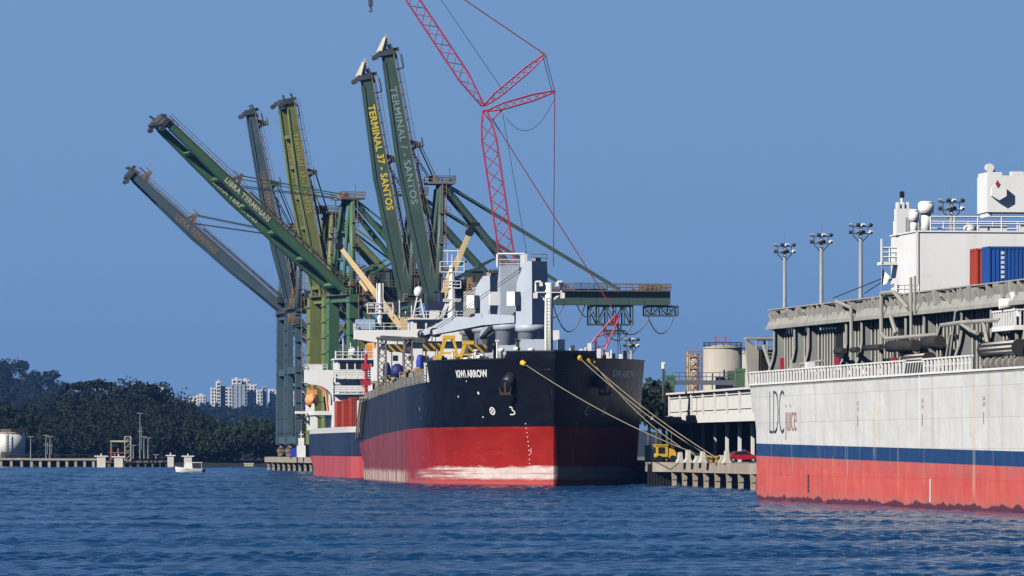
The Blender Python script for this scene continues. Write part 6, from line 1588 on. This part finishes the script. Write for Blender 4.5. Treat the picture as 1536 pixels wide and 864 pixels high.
def dolphin(px, y0_, y1_, d, lab, w_=1.2):
    a_, b_ = fw(px, y1_, d), fw(px, y0_, d); t = thing('mooring_dolphin', lab, 'dolphin', (a_.x, d, 0), 0, 'pale mooring dolphins')
    mb = MB(); mb.bx(-w_ / 2, w_ / 2, -.6, .6, -1, b_.z); mb.build('column', paint('pale dolphin', (.66, .62, .55), .8, .15, .6), t)
    mb = MB(); mb.bx(-w_ * .8, w_ * .8, -.8, .8, b_.z, b_.z + .25); mb.tube((0, 0, b_.z + .2), (0, 0, b_.z + .8), .18, n=6); mb.build('cap', WHITE2, t)
dolphin(152, 685, 700, 1545, 'pale dolphin at the right end of the long thin jetty', 2.2); dolphin(178, 686, 700, 1545, 'pale dolphin just left of the lattice tower', 2.2)
dolphin(256, 684, 700, 1555, 'pale dolphin left of the white motor boat', 1.6); dolphin(282, 685, 700, 1555, 'pale dolphin rising behind the white motor boat', 2.0)
t = thing('lattice_tower', 'pale lattice loading tower with a long horizontal arm on the far jetty', 'lattice tower', fw(192, 691, 1568), 0)
hh = (691 - 655) * .1742; mb = MB(); mb.lattice((0, 0, 0), (0, 0, hh), 1.9, 1.6, .11, .07, 1.3, (0, 0)); mb.build('tower', CREAM, t)
mb = MB(); mb.bar((-4.6, 0, hh - 1.2), (.4, 0, hh - 1.2), .4); mb.tube((-4.4, 0, hh - 1.2), (-4.4, 0, hh - 3.6), .1, n=5); mb.build('arm', CREAM, t)
mb = MB()
for k in range(4): mb.bx(-4.6 + k * .9, -4.2 + k * .9, -.5, .5, .4 + k * .5, 3.2 - (k % 2)); 
mb.bx(-4.8, -1.2, -.6, .6, 2.0, 2.2); mb.bx(-4.8, -1.2, -.6, .6, .2, .4); mb.build('loading_arms', paint('faded red pipework', (.30, .10, .08), .7, .2, .8), t)
for i, (px, yt, k_) in enumerate(((46, 655, 0), (69, 653, 1), (75, 655, 1), (200, 668, 0), (210, 620, 1), (216, 655, 0), (222, 657, 0), (234, 682, 0))):
    d = 1566; b_ = fw(px, 688, d); h = (688 - yt) * d / FPX
    t = thing('jetty_mast', ['thin mast beside the white storage tank', 'left mast of the close pair on the long thin jetty', 'right mast of the close pair on the long thin jetty', 'short mast right beside the lattice tower', 'tallest thin mast on the far jetty', 'first slim mast right of the tallest one', 'second slim mast right of the tallest one', 'stubby mast at the right end of the dark jetty'][i], 'mast', b_, 0, 'thin masts on the far jetties')
    mb = MB(); mb.tube((0, 0, 0), (0, 0, h), .16, .08, n=6); mb.build('shaft', STEEL, t)
    mb = MB(); mb.bar((-.8, 0, h), (.8, 0, h), .14)
    if k_: mb.bar((-.6, 0, h * .6), (.6, 0, h * .6), .12); mb.tube((.45, 0, h * .2), (.45, 0, h * .7), .07, n=4)
    mb.build('crossarm', STEEL, t)

def boat(px, d, L, rz, lab):
    t = thing('motor_boat', lab, 'boat', (W(px, HZ, d).x, d, 0), rz)
    mb = MB(); mb.smooth = True; st = []
    for i in range(9):
        u = i / 8; w_ = L * .16 * (1 - max(0, (u - .45) / .55) ** 2); sh = .75 + .45 * u ** 2
        st.append([(-L / 2 + L * u, -w_, sh), (-L / 2 + L * u * .97, -w_ * .75, .1), (-L / 2 + L * u * .93, 0, -.3), (-L / 2 + L * u * .97, w_ * .75, .1), (-L / 2 + L * u, w_, sh)])
    mb.add([p for s_ in st for p in s_], [(i * 5 + j, i * 5 + j + 1, (i + 1) * 5 + j + 1, (i + 1) * 5 + j) for i in range(8) for j in range(4)] + [(0, 1, 2, 3, 4)]); mb.build('hull', WHITE, t)
    mb = MB(); mb.prism([(-L * .42, -L * .14), (L * .1, -L * .15), (L * .42, -.05), (L * .42, .05), (L * .1, L * .15), (-L * .42, L * .14)], 'z', .62, .72); mb.build('deck', CREAM, t)
    mb = MB(); mb.bar((-L * .48, -L * .158, .55), (L * .2, -L * .15, .72), .08, .22); mb.build('rubbing_strake', NAVY, t)
    mb = MB(); mb.prism([(-L * .1, .7), (L * .22, .7), (L * .13, 1.9), (-L * .08, 1.95)], 'y', -L * .11, L * .11); cb_ = mb.build('cabin', WHITE2, t)
    mb = MB(); mb.prism([(-L * .06, 1.25), (L * .15, 1.25), (L * .11, 1.75), (-L * .05, 1.78)], 'y', -L * .113, -L * .108); mb.build('window', GLASS, cb_)
    mb = MB(); mb.bx(-L * .42, L * .14, -L * .12, L * .12, 1.96, 2.06); mb.tube((-L * .4, -L * .1, .7), (-L * .4, -L * .1, 2), .05, n=4); mb.tube((-L * .4, L * .1, .7), (-L * .4, L * .1, 2), .05, n=4); mb.tube((.2, 0, 2.0), (.2, 0, 3.0), .05, n=4); mb.build('canopy', WHITE2, t)
boat(285, 1195, 6.0, R(176), 'white motor boat crossing the water in front of the far jetty')
t = thing('house_boat', 'small pale covered barge moored off the mangroves', 'boat', (W(373, HZ, 1470).x, 1470, 0), R(6))
mb = MB(); mb.prism([(-1.2, 0), (1.2, 0), (1.35, .5), (-1.35, .5)], 'y', -.8, .8); mb.build('hull', DGREY, t)
mb = MB(); mb.bx(-1.05, 1.1, -.65, .65, .5, 1.15); mb.build('cabin', CREAM, t); mb = MB(); mb.bx(-1.2, 1.25, -.75, .75, 1.15, 1.28); mb.build('roof', WHITE2, t)
p = W(443, 690, 1262)
t = thing('covered_cargo', 'bright blue tarpaulin stack on the far quay beside the crane legs', 'covered cargo', (p.x, 1262, QZ), 0)
mb = MB(); mb.prism([(-1.0, 0), (1.0, 0), (1.1, 1.4), (.6, 2.0), (-.7, 1.9), (-1.1, 1.2)], 'y', -1, 1); mb.build('tarpaulin', paint('bright blue tarpaulin', (.02, .05, .42), .55, .2, .8), t); mb = MB(); mb.bx(-1.2, 1.2, -1.2, 1.2, 0.0, .12); mb.build('pallet', DGREY, t)
p = W(452, 690, 1250)
t = thing('work_cabin', 'small white two storey cabin at the end of the far quay', 'cabin', (p.x, 1250, QZ), 0)
mb = MB(); mb.bx(-.9, .9, -.8, .8, 0, 2.4); mb.build('lower_cabin', WHITE2, t); mb = MB(); mb.bx(-.6, .6, -.6, .6, 2.4, 4.0); mb.build('upper_cabin', WHITE2, t); mb = MB(); mb.tube((0, 0, 4), (0, 0, 5.4), .12, n=6); mb.bar((-.5, 0, 4.8), (.5, 0, 4.8), .15); mb.build('mast', WHITE2, t)

# ------------------------------------------------------------------ apartment blocks beyond the ridge
BW = paint('pale apartment render', (.80, .78, .74), .8, .08, .05); BS = paint('apartment loggia shade', (.22, .25, .30), .7, .2, .1); BG = paint('grey apartment render', (.36, .40, .46), .8, .12, .05)
def block(px0, px1, yt, d, lab, mat, piers, step=3.1, top=True):
    a_, b_ = W(px0, yt, d), W(px1, yt, d); w_ = b_.x - a_.x; base = 6.0; h = a_.z - base
    t = thing('apartment_block', lab, 'apartment block', ((a_.x + b_.x) / 2, d, base), R(6), 'apartment blocks on the skyline')
    mb = MB(); mb.bx(-w_ / 2 + .3, w_ / 2 - .3, .6, 14, 0, h); mb.build('wall', BS if mat is not BG else BG, t)
    mb = MB(); mb.bx(-w_ / 2, -w_ / 2 + .28, 0, 14.2, 0, h + .6); mb.bx(w_ / 2 - .28, w_ / 2, 0, 14.2, 0, h + .6); mb.build('gable_wall', mat, t)
    for k in range(int(h / step)):
        z = h - k * step; 
        if z < 8: break
        mb = MB(); mb.bx(-w_ / 2 + .3, w_ / 2 - .3, -.5 + (k % 2) * .25, .58, z - 1.25, z - .1); mb.build('balcony', mat, t)
    for k in range(piers):
        x = -w_ / 2 + w_ * (k + 1) / (piers + 1); mb = MB(); mb.bx(x - w_ * .09, x + w_ * .09, -.6, .55, 0, h + .3); mb.build('pier', mat, t)
    if top: mb = MB(); mb.bx(-w_ * .2, w_ * .15, 3, 9, h, h + 1.8); mb.build('roof_house', mat, t)
for i, (a1, b1, yt, d, mt, n, tp, lab) in enumerate([
        (284, 296, 595, 5600, BW, 1, False, 'lowest pale apartment block at the left end of the skyline group'), (296, 308, 593, 5590, BW, 2, True, 'pale two pier apartment block, second from the left on the skyline'),
        (317, 326, 582, 5580, BW, 1, False, 'white stepped apartment block left of the slim white tower'), (325, 331, 573, 5575, BW, 0, True, 'slim white apartment tower in the left of the main cluster'),
        (331, 338, 579, 5585, BW, 0, False, 'narrow white apartment block right of the slim tower'), (337, 349, 581, 5610, BW, 1, False, 'broad white apartment block left of the grey one'),
        (348, 371, 577, 5570, BG, 3, False, 'widest blue grey apartment block in the middle of the cluster'), (349, 361, 569, 5630, BW, 1, True, 'tall white apartment tops behind the widest grey block'),
        (363, 374, 570, 5640, BW, 2, True, 'white apartment tops right of the tallest pair'), (371, 385, 577, 5590, BW, 2, False, 'white and grey apartment block right of the widest grey one'),
        (386, 394, 585, 5560, BW, 1, False, 'small white apartment block near the right of the cluster'), (394, 400, 580, 5600, BG, 0, False, 'narrow dark apartment slab closing the cluster on the right'),
        (404, 418, 584, 5620, BW, 2, False, 'separate pale apartment block just left of the slate crane legs'), (434, 446, 584, 5600, BW, 1, True, 'pale apartment block just right of the slate crane legs'), (446, 458, 587, 5620, BW, 1, False, 'rightmost pale apartment block, beside the white ship wing')]):
    block(a1, b1, yt, d, lab, mt, n, top=tp)
p = W(239, 592, 1835); t = thing('hill_house', 'white house top showing through the trees at the right of the hill', 'house', (p.x, 1835, p.z - 6), 0)
mb = MB(); mb.bx(-1.3, 1.3, 0, 5, 0, 8.2); mb.build('wall', BW, t); mb = MB(); mb.bx(-1.5, 1.5, -.2, 5.2, 8.2, 8.5); mb.build('roof', BW, t)
build_haze()
